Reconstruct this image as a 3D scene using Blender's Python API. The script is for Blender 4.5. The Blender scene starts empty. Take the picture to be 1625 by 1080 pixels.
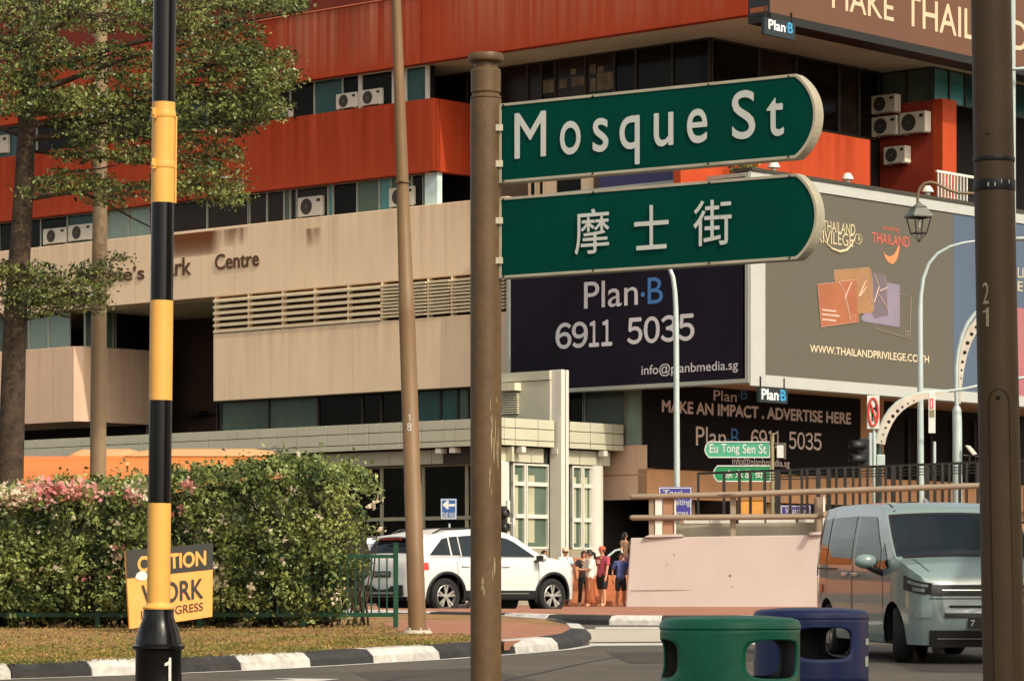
import bpy, bmesh, math, random
import numpy as np
from mathutils import Vector, Matrix
random.seed(7); rng = np.random.default_rng(7)
R = math.radians; PI = math.pi
sc = bpy.context.scene
COL = sc.collection
# ------------------------------------------------------------------ camera, world, sun, exposure
F = 5180.0; CX = 812.5; YH = 940.0; H = 1.10          # focal length and horizon in photo pixels, camera height
cam = bpy.data.cameras.new('camera'); cam_o = bpy.data.objects.new('camera', cam); COL.objects.link(cam_o)
cam_o.location = (0, 0, H); cam_o.rotation_euler = (R(90), 0, 0)
cam.sensor_width = 36; cam.lens = F / 1625 * 36; cam.shift_y = (YH - 540) / 1625
cam.clip_start = 0.1; cam.clip_end = 2000
sc.camera = cam_o
SUN_EL = R(42); SUN_AZ = R(-51)       # azimuth as an angle from +X
w = bpy.data.worlds.new('World'); sc.world = w; w.use_nodes = True
nt = w.node_tree; bg = nt.nodes['Background']
sky = nt.nodes.new('ShaderNodeTexSky'); sky.sky_type = 'NISHITA'; sky.sun_disc = False
sky.sun_elevation = SUN_EL; sky.sun_rotation = PI / 2 - SUN_AZ
sky.air_density = 0.8; sky.dust_density = 4.0; sky.ozone_density = 0.4
hs = nt.nodes.new('ShaderNodeHueSaturation'); hs.inputs['Saturation'].default_value = 0.5          # hazy tropical sky: pale, slightly warm
tn = nt.nodes.new('ShaderNodeMix'); tn.data_type = 'RGBA'; tn.blend_type = 'MULTIPLY'; tn.inputs[0].default_value = 1; tn.inputs[7].default_value = (1.0, .95, .84, 1)
nt.links.new(sky.outputs[0], hs.inputs['Color']); nt.links.new(hs.outputs[0], tn.inputs[6]); ctc = nt.nodes.new('ShaderNodeTexCoord'); cn_ = nt.nodes.new('ShaderNodeTexNoise'); cn_.inputs['Scale'].default_value = 4.2; cn_.inputs['Detail'].default_value = 7; cn_.inputs['Roughness'].default_value = .6
cr = nt.nodes.new('ShaderNodeMapRange'); cr.inputs[1].default_value = .40; cr.inputs[2].default_value = .62; cr.inputs[3].default_value = .5; cr.inputs[4].default_value = 1.65      # broken cloud
cm = nt.nodes.new('ShaderNodeMix'); cm.data_type = 'RGBA'; cm.blend_type = 'MULTIPLY'; cm.inputs[0].default_value = 1
nt.links.new(ctc.outputs['Generated'], cn_.inputs['Vector']); nt.links.new(cn_.outputs[0], cr.inputs[0]); nt.links.new(tn.outputs[2], cm.inputs[6]); nt.links.new(cr.outputs[0], cm.inputs[7]); nt.links.new(cm.outputs[2], bg.inputs[0]); bg.inputs[1].default_value = 0.15
sl = bpy.data.lights.new('sun', 'SUN'); sun = bpy.data.objects.new('sun', sl); COL.objects.link(sun)
sl.energy = 2.0; sl.angle = R(0.6); sl.color = (1.0, 0.91, 0.76)
sdir = Vector((math.cos(SUN_AZ) * math.cos(SUN_EL), math.sin(SUN_AZ) * math.cos(SUN_EL), math.sin(SUN_EL)))
sun.rotation_euler = sdir.to_track_quat('Z', 'Y').to_euler(); sun.location = sdir * 200
vs = sc.view_settings; vs.view_transform = 'Standard'; vs.look = 'None'; vs.exposure = 0.56; vs.gamma = 1.0

# ------------------------------------------------------------------ helpers
def S(r, g, b):
    f = lambda c: (c / 12.92 if c <= .04045 else ((c + .055) / 1.055) ** 2.4)
    return tuple(f(c / 255) for c in (r, g, b))
def G(y):                                               # the street climbs gently away from the camera
    return 0.0 if y < 14 else (0.0143 * (y - 14) if y < 62 else 0.686)
def P(px, py, Y):
    return Vector(((px - CX) / F * Y, Y, H + (YH - py) / F * Y))
def gp(px, py, h=0.0):                                  # point of the sloping street seen at a pixel, h above it
    Y = (H - h + .2002) / ((py - YH) / F + .0143)
    return Vector(((px - CX) / F * Y, Y, G(Y) + h))

class MB:
    def __init__(s): s.v = []; s.f = []; s.m = []
    def add(s, vs_, fs, mi=0):
        b = len(s.v); s.v += [tuple(v) for v in vs_]
        s.f += [tuple(i + b for i in f) for f in fs]; s.m += [mi] * len(fs); return s
    def hexa(s, p, mi=0):                               # p: 4 of one face then 4 of the opposite
        return s.add(p, [(3, 2, 1, 0), (4, 5, 6, 7), (0, 1, 5, 4), (1, 2, 6, 5), (2, 3, 7, 6), (3, 0, 4, 7)], mi)
    def box(s, x0, x1, y0, y1, z0, z1, mi=0):
        return s.hexa([(x0, y0, z0), (x1, y0, z0), (x1, y1, z0), (x0, y1, z0), (x0, y0, z1), (x1, y0, z1), (x1, y1, z1), (x0, y1, z1)], mi)
    def prism(s, poly, vec, mi=0):
        n = len(poly); vec = Vector(vec); a = [Vector(p) for p in poly]; b = [p + vec for p in a]
        fs = [tuple(range(n))[::-1], tuple(range(n, 2 * n))] + [(i, (i + 1) % n, n + (i + 1) % n, n + i) for i in range(n)]
        return s.add(a + b, fs, mi)
    def tube(s, pts, rad, n=10, mi=0, caps=True):
        pts = [Vector(p) for p in pts]
        if not hasattr(rad, '__len__'): rad = [rad] * len(pts)
        vs_ = []; up = None
        for i, p in enumerate(pts):
            d = (pts[min(i + 1, len(pts) - 1)] - pts[max(i - 1, 0)]).normalized()
            if up is None: up = d.orthogonal().normalized()
            up = (up - d * up.dot(d)).normalized(); sd = d.cross(up)
            for k in range(n):
                a = 2 * PI * k / n; vs_.append(p + (up * math.cos(a) + sd * math.sin(a)) * rad[i])
        fs = []
        for i in range(len(pts) - 1):
            for k in range(n):
                a = i * n + k; b = i * n + (k + 1) % n; fs.append((a, b, b + n, a + n))
        if caps: fs += [tuple(range(n))[::-1], tuple(range((len(pts) - 1) * n, len(pts) * n))]
        return s.add(vs_, fs, mi)
    def lathe(s, prof, c=(0, 0, 0), n=24, mi=0, axis='z', caps=True):
        vs_ = []
        for r, z in prof:
            for k in range(n):
                a = 2 * PI * k / n; x, y = r * math.cos(a), r * math.sin(a)
                vs_.append((c[0] + x, c[1] + y, c[2] + z) if axis == 'z' else (c[0] + x, c[1] + z, c[2] + y))
        fs = [(i * n + k, i * n + (k + 1) % n, (i + 1) * n + (k + 1) % n, (i + 1) * n + k) for i in range(len(prof) - 1) for k in range(n)]
        if caps and prof[0][0] > 1e-4: fs.append(tuple(range(n))[::-1])
        if caps and prof[-1][0] > 1e-4: fs.append(tuple(range((len(prof) - 1) * n, len(prof) * n)))
        return s.add(vs_, fs, mi)
    def ball(s, c, r, nu=10, nv=7, mi=0):
        r = r if hasattr(r, '__len__') else (r, r, r)
        vs_ = [(c[0] + r[0] * math.sin(PI * j / nv) * math.cos(2 * PI * i / nu), c[1] + r[1] * math.sin(PI * j / nv) * math.sin(2 * PI * i / nu), c[2] + r[2] * math.cos(PI * j / nv)) for j in range(nv + 1) for i in range(nu)]
        return s.add(vs_, [(j * nu + i, (j + 1) * nu + i, (j + 1) * nu + (i + 1) % nu, j * nu + (i + 1) % nu) for j in range(nv) for i in range(nu)], mi)
    def grid(s, rows, mi=0, flip=False):
        n = len(rows[0]); vs_ = [p for r_ in rows for p in r_]
        fs = [(i * n + j, i * n + j + 1, (i + 1) * n + j + 1, (i + 1) * n + j) for i in range(len(rows) - 1) for j in range(n - 1)]
        return s.add(vs_, [f[::-1] for f in fs] if flip else fs, mi)
    def build(s, name, mats, parent=None, base=None, smooth=None, bevel=0, recalc=True):
        mats = mats if isinstance(mats, (list, tuple)) else [mats]
        me = bpy.data.meshes.new(name); o = bpy.data.objects.new(name, me); COL.objects.link(o)
        off = Vector((0, 0, 0))
        if parent is not None: o.parent = parent; off = wloc(parent)
        elif base is not None: off = Vector(base); o.location = off
        me.from_pydata([(v[0] - off[0], v[1] - off[1], v[2] - off[2]) for v in s.v], [], s.f)
        for m in mats: me.materials.append(m)
        me.polygons.foreach_set('material_index', s.m)
        if recalc:
            bm = bmesh.new(); bm.from_mesh(me); bmesh.ops.remove_doubles(bm, verts=bm.verts, dist=1e-5)
            bmesh.ops.recalc_face_normals(bm, faces=bm.faces); bm.to_mesh(me); bm.free()
        if smooth is not None:
            me.polygons.foreach_set('use_smooth', [True] * len(me.polygons)); me.set_sharp_from_angle(angle=R(smooth))
        if bevel:
            b = o.modifiers.new('bevel', 'BEVEL'); b.width = bevel; b.segments = 2; b.limit_method = 'ANGLE'; b.angle_limit = R(40)
        me.update(); return o
def wloc(o):
    l = Vector((0, 0, 0))
    while o is not None: l = l + o.location; o = o.parent
    return l
def tag(o, label, cat, group=None, kind=None):
    if label: o['label'] = label
    if cat: o['category'] = cat
    if group: o['group'] = group
    if kind: o['kind'] = kind
    return o
def thing(name, label, cat, loc=(0, 0, 0), group=None):
    o = bpy.data.objects.new(name, None); COL.objects.link(o); o.location = loc; o.empty_display_size = .1
    return tag(o, label, cat, group)
def dup(root, loc=None, rotz=None, label=None, swap=None):
    def cp(o, par):
        c = o.copy(); COL.objects.link(c); c.parent = par
        if swap and o.type == 'MESH' and o.name.split('.')[0] in swap:
            c.data = o.data.copy(); c.data.materials[0] = swap[o.name.split('.')[0]]
        for ch in list(o.children): cp(ch, c)
        return c
    r = cp(root, None)
    if loc is not None: r.location = loc
    if rotz is not None: r.rotation_euler = (0, 0, rotz)
    if label: r['label'] = label
    return r
# ------------------------------------------------------------------ materials
MATS = {}
def mat(name, col, rough=.7, metal=0.0, var=.14, scale=2.0, bump=0.0, bscale=60.0, spec=.4, streak=None, sstr=.5, coat=0.0, trans=0.0, emit=0.0, fine=0.0):
    if name in MATS: return MATS[name]
    m = bpy.data.materials.new(name); m.use_nodes = True; MATS[name] = m
    t = m.node_tree; N = t.nodes; L = t.links; b = N['Principled BSDF']
    b.inputs['Roughness'].default_value = rough; b.inputs['Metallic'].default_value = metal
    b.inputs['Specular IOR Level'].default_value = spec; b.inputs['Coat Weight'].default_value = coat
    if coat: b.inputs['Coat Roughness'].default_value = .05
    tc = N.new('ShaderNodeTexCoord')
    n1 = N.new('ShaderNodeTexNoise'); n1.inputs['Scale'].default_value = scale; n1.inputs['Detail'].default_value = 6; n1.inputs['Roughness'].default_value = .62
    L.new(tc.outputs['Object'], n1.inputs['Vector'])
    mx = N.new('ShaderNodeMix'); mx.data_type = 'RGBA'
    mx.inputs[6].default_value = (*[c * (1 - var) for c in col], 1); mx.inputs[7].default_value = (*[min(c * (1 + var), .95) for c in col], 1)
    mr = N.new('ShaderNodeMapRange'); mr.inputs[1].default_value = .3; mr.inputs[2].default_value = .7
    L.new(n1.outputs[0], mr.inputs[0]); L.new(mr.outputs[0], mx.inputs[0])
    out = mx.outputs[2]
    if streak:                                         # vertical run-off stains
        mp = N.new('ShaderNodeMapping'); mp.inputs['Scale'].default_value = (1.6, 1.6, .07)
        n2 = N.new('ShaderNodeTexNoise'); n2.inputs['Scale'].default_value = 2.2; n2.inputs['Detail'].default_value = 5
        L.new(tc.outputs['Object'], mp.inputs[0]); L.new(mp.outputs[0], n2.inputs['Vector'])
        r2 = N.new('ShaderNodeMapRange'); r2.inputs[1].default_value = .55; r2.inputs[2].default_value = .78; r2.inputs[4].default_value = sstr
        L.new(n2.outputs[0], r2.inputs[0])
        m2 = N.new('ShaderNodeMix'); m2.data_type = 'RGBA'; m2.inputs[7].default_value = (*streak, 1)
        L.new(r2.outputs[0], m2.inputs[0]); L.new(out, m2.inputs[6]); out = m2.outputs[2]
    if fine:
        n3 = N.new('ShaderNodeTexNoise'); n3.inputs['Scale'].default_value = bscale; n3.inputs['Detail'].default_value = 3
        L.new(tc.outputs['Object'], n3.inputs['Vector'])
        m3 = N.new('ShaderNodeMix'); m3.data_type = 'RGBA'; m3.blend_type = 'MULTIPLY'; m3.inputs[0].default_value = 1
        r3 = N.new('ShaderNodeMapRange'); r3.inputs[1].default_value = .3; r3.inputs[2].default_value = .7; r3.inputs[3].default_value = 1 - fine; r3.inputs[4].default_value = 1 + fine
        L.new(n3.outputs[0], r3.inputs[0]); L.new(out, m3.inputs[6]); L.new(r3.outputs[0], m3.inputs[7]); out = m3.outputs[2]
    L.new(out, b.inputs['Base Color'])
    if bump:
        nb = N.new('ShaderNodeTexNoise'); nb.inputs['Scale'].default_value = bscale; nb.inputs['Detail'].default_value = 4
        L.new(tc.outputs['Object'], nb.inputs['Vector'])
        bp = N.new('ShaderNodeBump'); bp.inputs['Strength'].default_value = bump; bp.inputs['Distance'].default_value = .02
        L.new(nb.outputs[0], bp.inputs['Height']); L.new(bp.outputs[0], b.inputs['Normal'])
    if trans:
        b.inputs['Subsurface Weight'].default_value = 0
        tr = N.new('ShaderNodeBsdfTranslucent'); L.new(out, tr.inputs[0])
        ad = N.new('ShaderNodeMixShader'); ad.inputs[0].default_value = trans
        L.new(b.outputs[0], ad.inputs[1]); L.new(tr.outputs[0], ad.inputs[2]); L.new(ad.outputs[0], N['Material Output'].inputs[0])
    if emit:
        L.new(out, b.inputs['Emission Color']); b.inputs['Emission Strength'].default_value = emit
    return m
def leafmat(name, a, b_, rough=.45, trans=.25):
    m = bpy.data.materials.new(name); m.use_nodes = True; t = m.node_tree; N = t.nodes; L = t.links; b = N['Principled BSDF']
    g = N.new('ShaderNodeNewGeometry'); mx = N.new('ShaderNodeMix'); mx.data_type = 'RGBA'
    mx.inputs[6].default_value = (*a, 1); mx.inputs[7].default_value = (*b_, 1)
    tc = N.new('ShaderNodeTexCoord'); nz = N.new('ShaderNodeTexNoise'); nz.inputs['Scale'].default_value = 1.7; nz.inputs['Detail'].default_value = 3; L.new(tc.outputs['Object'], nz.inputs['Vector'])
    sb = N.new('ShaderNodeMath'); sb.operation = 'MULTIPLY_ADD'; sb.inputs[1].default_value = 3.2; sb.inputs[2].default_value = -1.5; L.new(nz.outputs[0], sb.inputs[0])
    ad0 = N.new('ShaderNodeMath'); ad0.operation = 'MULTIPLY_ADD'; ad0.use_clamp = True; ad0.inputs[1].default_value = .75; L.new(g.outputs['Random Per Island'], ad0.inputs[0]); L.new(sb.outputs[0], ad0.inputs[2]); L.new(ad0.outputs[0], mx.inputs[0]); L.new(mx.outputs[2], b.inputs['Base Color'])
    b.inputs['Roughness'].default_value = rough; b.inputs['Specular IOR Level'].default_value = .3
    tr = N.new('ShaderNodeBsdfTranslucent'); L.new(mx.outputs[2], tr.inputs[0])
    ad = N.new('ShaderNodeMixShader'); ad.inputs[0].default_value = trans
    L.new(b.outputs[0], ad.inputs[1]); L.new(tr.outputs[0], ad.inputs[2]); L.new(ad.outputs[0], N['Material Output'].inputs[0])
    return m
M_red = mat('red_paint', S(164, 54, 10), .75, var=.07, scale=.5, streak=S(206, 100, 60), sstr=.3, fine=.04, bscale=25)
M_reddark = mat('dark_red_paint', S(110, 40, 24), .8, var=.15, scale=.6)
M_redlit = mat('sunlit_red_paint', S(170, 60, 14), .7, var=.08, scale=.6, streak=S(150, 50, 22), sstr=.3)  # brighter copy of the red, sunlight on right-hand faces put into the colour
M_beige = mat('beige_render', S(240, 210, 174), .85, var=.05, scale=.35, streak=S(168, 132, 100), sstr=.22, bump=.08, bscale=30, fine=.03)
M_beige2 = mat('pinkish_render', S(226, 190, 160), .85, var=.07, scale=.5, streak=S(150, 110, 84), sstr=.3)
M_soffit = mat('soffit', S(204, 196, 170), .9, var=.12, scale=.4)
M_tan = mat('orange_tan_wall', S(206, 154, 110), .8, var=.12, scale=.5)
M_clad = mat('metal_cladding', S(186, 183, 160), .5, var=.05, scale=.8, spec=.4)
M_joint = mat('dark_joint', S(60, 58, 48), .9)
M_white = mat('white_paint', S(206, 203, 190), .5, var=.05, scale=1.5, streak=S(160, 150, 125), sstr=.2)
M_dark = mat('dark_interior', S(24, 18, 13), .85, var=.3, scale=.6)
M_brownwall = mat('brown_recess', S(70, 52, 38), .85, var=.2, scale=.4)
M_gteal = mat('teal_glass', S(44, 78, 74), .12, var=.3, scale=.5, spec=.3)
M_gdark = mat('dark_glass', S(18, 16, 12), .12, var=.4, scale=.6, spec=.12)
M_gbrown = mat('brown_curtained_glass', S(40, 30, 21), .2, var=.4, scale=1.5, spec=.2)
M_gpale = mat('pale_green_glass', S(128, 150, 136), .15, var=.15, scale=.4, spec=.6)
M_gmid = mat('grey_green_glass', S(84, 100, 86), .15, var=.25, scale=.6, spec=.3)
M_gbright = mat('bright_teal_glass', S(70, 130, 130), .12, var=.2, scale=.4, spec=.6)
M_alu = mat('aluminium', S(170, 172, 160), .4, metal=.3, var=.06)
M_brown_letter = mat('brown_letters', S(92, 62, 40), .6)
M_rust = mat('rust_stain', S(150, 92, 52), .9, var=.35, scale=3)
M_black = mat('black_metal', S(30, 28, 24), .45, var=.2)
M_ac = mat('ac_casing', S(206, 200, 182), .5, var=.06, scale=3)
M_acd = mat('ac_fan_dark', S(52, 48, 42), .6)
M_green = mat('sign_green', S(0, 62, 52), .5, var=.12, scale=2.5, spec=.06)
M_signwhite = mat('sign_white', S(198, 200, 192), .5, var=.06, scale=4)
M_signframe = mat('sign_frame', S(176, 168, 146), .45, var=.16, scale=9, streak=S(110, 90, 64), sstr=.4)
M_pole = mat('weathered_brown_pole', S(92, 71, 45), .5, var=.25, scale=5, streak=S(70, 54, 34), sstr=.65, fine=.1, bscale=40, spec=.4)
M_lamp = mat('brown_lamp_post', S(116, 90, 60), .55, var=.14, scale=1.5, streak=S(120, 88, 56), sstr=.4)
M_poled = mat('dark_brown_pole', S(74, 57, 34), .6, var=.16, scale=4, streak=S(62, 50, 34), sstr=.5)
M_yellow = mat('yellow_paint', S(222, 166, 82), .35, var=.05, scale=6, spec=.4, streak=S(214, 150, 56), sstr=.25)
M_blackp = mat('black_paint', S(12, 11, 11), .2, var=.3, scale=5, spec=.35)
M_purple = mat('billboard_purple_black', S(24, 17, 30), .5, var=.3, scale=.7, spec=.15)
M_navy = mat('purple_navy', S(66, 62, 106), .45, var=.1)
M_taupe = mat('taupe_poster', S(88, 84, 72), .6, var=.03, scale=.3)
M_poster = mat('black_poster', S(20, 13, 12), .6, var=.2, scale=.5, spec=.15)
M_brownad = mat('brown_ad', S(98, 66, 46), .55, var=.06, scale=.3)
M_cream = mat('cream_letters', S(206, 178, 148), .6, var=.04)
M_pinkgrey = mat('pinkish_letters', S(240, 222, 212), .6, var=.05)
M_ltext = mat('white_letters', S(206, 202, 202), .55, var=.04)
M_blueL = mat('blue_letters', S(66, 116, 176), .5, var=.05)
M_steel = mat('galvanised_steel', S(176, 190, 186), .4, metal=.2, var=.08, scale=3)
M_asphalt = mat('asphalt', S(84, 78, 69), .85, var=.28, scale=.35, bump=.4, bscale=90, fine=.16)
M_conc = mat('concrete', S(176, 168, 152), .85, var=.1, scale=1.2, bump=.1)
M_redpave = mat('red_paving', S(152, 104, 80), .85, var=.2, scale=1.2, fine=.08, bscale=20)
M_soil = mat('verge_soil', S(136, 104, 64), .95, var=.38, scale=1.6, bump=.7, bscale=30, fine=.35)
M_kw = mat('kerb_white', S(186, 182, 174), .75, var=.18, scale=2.2, fine=.2, bscale=9, bump=.25)
M_kb = mat('kerb_black', S(46, 45, 43), .65, var=.5, scale=2.2, fine=.25, bscale=9, bump=.25)
M_line = mat('road_line', S(190, 187, 178), .7, var=.1, scale=6)
M_bark = mat('bark', S(62, 49, 36), .9, var=.6, scale=6, bump=.8, bscale=18)
M_fgreen = mat('fence_green', S(16, 64, 44), .45, var=.1)
M_carwhite = mat('car_white', S(204, 203, 198), .4, var=.02, coat=.3)
M_vanpaint = mat('van_paint', S(126, 145, 142), .30, metal=.0, var=.02, coat=1.0)
M_cargrey = mat('car_grey', S(110, 112, 112), .3, metal=.3, var=.03, coat=.6)
M_carglass = mat('car_glass', S(12, 24, 30), .02, var=.2, spec=.5)
M_trim = mat('black_trim', S(26, 26, 25), .5, var=.15)
M_tyre = mat('tyre', S(28, 27, 26), .8, var=.2)
M_rim = mat('alloy', S(190, 184, 176), .3, metal=.7, var=.05)
M_chrome = mat('chrome', S(200, 200, 195), .15, metal=.9, var=.03)
M_lampred = mat('tail_red', S(200, 40, 22), .2, var=.1, coat=.5)
M_lampclr = mat('lamp_lens', S(120, 124, 122), .12, var=.2, coat=.5)
M_bus = mat('bus_orange', S(190, 110, 52), .4, var=.04, coat=.3)
M_busroof = mat('bus_roof', S(190, 142, 98), .5, var=.05)
M_bingreen = mat('bin_green', S(14, 98, 72), .42, var=.16, scale=4, spec=.35, streak=S(60, 126, 104), sstr=.3, fine=.08, bscale=25)
M_binblue = mat('bin_blue', S(32, 44, 88), .42, var=.16, scale=4, spec=.35, streak=S(86, 98, 136), sstr=.3, fine=.08, bscale=25)
M_orangesign = mat('sign_orange', S(226, 152, 76), .6, var=.05)
M_signblack = mat('sign_black', S(44, 42, 36), .6, var=.2)
M_bluesign = mat('traffic_blue', S(44, 84, 144), .45, var=.06)
M_violet = mat('violet_blue', S(66, 62, 140), .45, var=.06)
M_jade = mat('jade_green', S(64, 150, 116), .45, var=.05)
M_midgreen = mat('mid_green', S(24, 122, 72), .45, var=.05)
M_redsign = mat('sign_red', S(196, 54, 36), .5)
M_brick = mat('orange_brick', S(190, 120, 80), .85, var=.15, scale=3)
M_rail = mat('tan_rail', S(140, 124, 104), .5, var=.1)
M_ramp = mat('ramp_concrete', S(176, 162, 154), .85, var=.05, scale=.7, streak=S(190, 160, 136), sstr=.2, bump=.05, bscale=20)

# ------------------------------------------------------------------ planes of the buildings
class Pl:
    def __init__(s, o, u, n): s.o = Vector(o); s.u = Vector(u); s.n = Vector(n)
    def off(s, d): return Pl(s.o + s.n * d, s.u, s.n)
    def t(s, px): k = (px - CX) / F; return (k * s.o.y - s.o.x) / (s.u.x - k * s.u.y)
    def z(s, px, py): return H + (YH - py) / F * (s.o.y + s.t(px) * s.u.y)
    def p(s, t, z, d=0): q = s.o + s.u * t + s.n * d; return Vector((q.x, q.y, z))
    def rot(s): return math.atan2(s.u.y, s.u.x)
uL = (.7465, -.6654); nL = (-.6654, -.7465); uR = (.6654, .7465); nR = (.7465, -.6654)
def pbox(mb, pl, t0, t1, z0, z1, d0, d1, mi=0):
    mb.hexa([pl.p(t0, z0, d1), pl.p(t1, z0, d1), pl.p(t1, z0, d0), pl.p(t0, z0, d0), pl.p(t0, z1, d1), pl.p(t1, z1, d1), pl.p(t1, z1, d0), pl.p(t0, z1, d0)], mi)
def fb(mb, pl, pa, pb, z0, z1, d0, d1, mi=0):
    q = pl.off(d1); pbox(mb, pl, q.t(pa), q.t(pb), z0, z1, d0, d1, mi)
def window(parent, pl, t0, t1, z0, z1, d, pane, frame=None, fw=.05, nx=1, nz=1, thick=.06):
    m = MB(); frame = frame or M_alu
    for i in range(nx + 1): c = t0 + (t1 - t0) * i / nx; pbox(m, pl, max(c - fw / 2, t0), min(c + fw / 2, t1), z0, z1, d - .01, d + thick)
    hs = [z0 + (z1 - z0) * i / nz for i in range(nz + 1)] if not hasattr(nz, '__len__') else [z0 + (z1 - z0) * a for a in nz]
    for c in hs: pbox(m, pl, t0, t1, max(c - fw / 2, z0), min(c + fw / 2, z1), d - .012, d + thick - .006)
    f = m.build('window', frame, parent)
    g = MB(); pbox(g, pl, t0 + .003, t1 - .003, z0 + .003, z1 - .003, d - .05, d); g.build('pane', pane, f)
    return f
def fwin(parent, pl, pa, pb, z0, z1, d, pane, **k):
    q = pl.off(d); return window(parent, pl, q.t(pa), q.t(pb), z0, z1, d, pane, **k)
# text -> mesh
TCACHE = {}
def glyphs(s, off=0.0, ext=0.0, space=1.0):
    key = (s, off, ext, space)
    if s == '1':                                         # a one with a flag
        v = [(.12, 0, 0), (.21, 0, 0), (.21, .68, 0), (.14, .68, 0), (.12, .60, 0), (0, .56, 0), (0, .50, 0), (.12, .52, 0)]; return v, [(0, 1, 2, 3), (0, 3, 4, 7), (4, 5, 6, 7)], 0, .21, 0, .68
    if key not in TCACHE:
        c = bpy.data.curves.new('lettering_curve', 'FONT'); c.body = s; c.offset = off; c.extrude = ext; c.space_character = space; c.resolution_u = 5
        o = bpy.data.objects.new('lettering_curve', c); COL.objects.link(o)
        bpy.context.view_layer.update()
        me = bpy.data.meshes.new_from_object(o.evaluated_get(bpy.context.evaluated_depsgraph_get()))
        v = [tuple(x.co) for x in me.vertices]; f = [tuple(p.vertices) for p in me.polygons]
        bpy.data.objects.remove(o); bpy.data.curves.remove(c); bpy.data.meshes.remove(me)
        xs = [a[0] for a in v]; ys = [a[1] for a in v]
        TCACHE[key] = (v, f, min(xs), max(xs), min(ys), max(ys))
    return TCACHE[key]
def ptext(mb, pl, s, ta, tb, z0, z1, d, off=0.0, mi=0, ext=0.0, space=1.0):
    v, f, x0, x1, y0, y1 = glyphs(s, 0, .02 if ext else 0, space)
    for dx, dy, dd in bold(off):
        mb.add([pl.p(ta + (a[0] + dx - x0) / (x1 - x0) * (tb - ta), z0 + (a[1] + dy - y0) / (y1 - y0) * (z1 - z0), d + dd + (ext * (a[2] / .04 + .5) if ext else 0)) for a in v], f, mi)
def bold(o, e=.0006): return [(0, 0, 0)] if o <= 0 else [(0, 0, 0), (-o, 0, e), (o, 0, 2 * e), (0, o, 3 * e), (0, -o, 4 * e)]
def tpx(mb, pl, s, pa, pb, yt, yb, d, off=0.0, mi=0, ext=0.0, space=1.0):   # yt, yb as seen at pa
    q = pl.off(d); ptext(mb, pl, s, q.t(pa), q.t(pb), q.z(pa, yb), q.z(pa, yt), d, off, mi, ext, space)
def poly_on(mb, pl, pts, d, thick=.006, mi=0):
    q = pl.off(d); a = [q.p(q.t(x), q.z(x, y)) for x, y in pts]
    mb.prism(a, pl.n.to_3d() * -thick, mi)

L0 = Pl(P(745, 0, 114.5).xy, uL, nL)
zr1b = L0.z(793, 82); zr2t = L0.z(675, 157); zr2b = L0.z(675, 272); zbt = L0.z(745, 318); zbb = L0.z(745, 435.5); zlb = L0.z(542, 625)
t1187 = L0.t(1187)
R1 = Pl(L0.p(t1187, 0).xy, uR, nR)
BB1 = L0.off(.6); tc = BB1.t(1190)
R0 = Pl(BB1.p(tc, 0).xy, uR, nR)

# ================================================================== GROUND
def sheet(name, pts, mats, h0=None, top=None, kind='structure'):
    m = MB(); m.prism([Vector((p[0], p[1], p[2])) for p in pts], (0, 0, -(h0 or .3))); return tag(m.build(name, mats, base=(pts[0][0], pts[0][1], pts[0][2])), None, None, None, kind)
m = MB(); ys = [-40, 0, 14, 30, 46, 62, 120, 300, 900]; xs = [-600, -100, -30, 0, 30, 100, 600]
m.grid([[(x, y, G(y)) for x in xs] for y in ys]); g = m.build('road', M_asphalt); tag(g, None, None, None, 'structure')
# front island
front_px = [(-130, 1084), (0, 1077), (20, 1076.3), (147, 1072), (265, 1068), (385, 1063), (495, 1057), (595, 1051), (700, 1045), (820, 1036), (888, 1030), (925, 1024), (940, 1014), (930, 1005), (895, 997), (800, 989), (640, 985.5)]
fpts = [gp(*p) for p in front_px]
def inset(pts, d):
    out = []
    for i, p in enumerate(pts):
        a = pts[max(i - 1, 0)]; b = pts[min(i + 1, len(pts) - 1)]; t_ = (b - a).xy.normalized(); n_ = Vector((-t_.y, t_.x))
        q = p.xy + n_ * d; out.append(Vector((q.x, q.y, G(q.y))))
    return out
def kerb(name, pts, cols, prof=((0, -.05), (.02, .08), (.10, .15), (.30, .16), (.30, -.05)), start=0):
    m = MB(); rows = [inset(pts, d) for d, h in prof]
    for i in range(len(pts) - 1):
        mi = cols[min(i, len(cols) - 1)]
        A = [rows[j][i] + Vector((0, 0, prof[j][1])) for j in range(len(prof))]; B = [rows[j][i + 1] + Vector((0, 0, prof[j][1])) for j in range(len(prof))]
        e = (B[0] - A[0]).normalized() * .006
        A = [a + e for a in A]; B = [b - e for b in B]
        n = len(prof); m.add(A + B, [(j, j + 1, n + j + 1, n + j) for j in range(n - 1)] + [tuple(range(n))[::-1], tuple(range(n, 2 * n))], mi)
    return tag(m.build(name, [M_kw, M_kb], base=pts[0], bevel=.012), None, None, None, 'structure')
kerb('kerb', fpts, [0, 0, 1, 0, 1, 0, 1, 0, 1, 0, 1, 1, 0, 1, 0, 1])
ins = inset(fpts, .29)
split = gp(640, 1006)
isl = [p + Vector((0, 0, .145)) for p in ins]
back = [Vector((-12, 51.5, G(51.5) + .145)), Vector((-12, ins[0].y, G(ins[0].y) + .145))]
m = MB(); m.prism(isl + back, (0, 0, -.3)); tag(m.build('verge', M_soil, base=isl[0]), None, None, None, 'structure')
nose_px = [(610, 989), (640, 1003), (745, 1006), (800, 1018), (885, 1008), (915, 1001), (900, 993), (800, 985), (640, 982)]
m = MB(); m.prism([gp(a, b, .150) for a, b in nose_px], (0, 0, -.1)); tag(m.build('island_paving', M_redpave, base=gp(640, 1000, .15)), None, None, None, 'structure')
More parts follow.
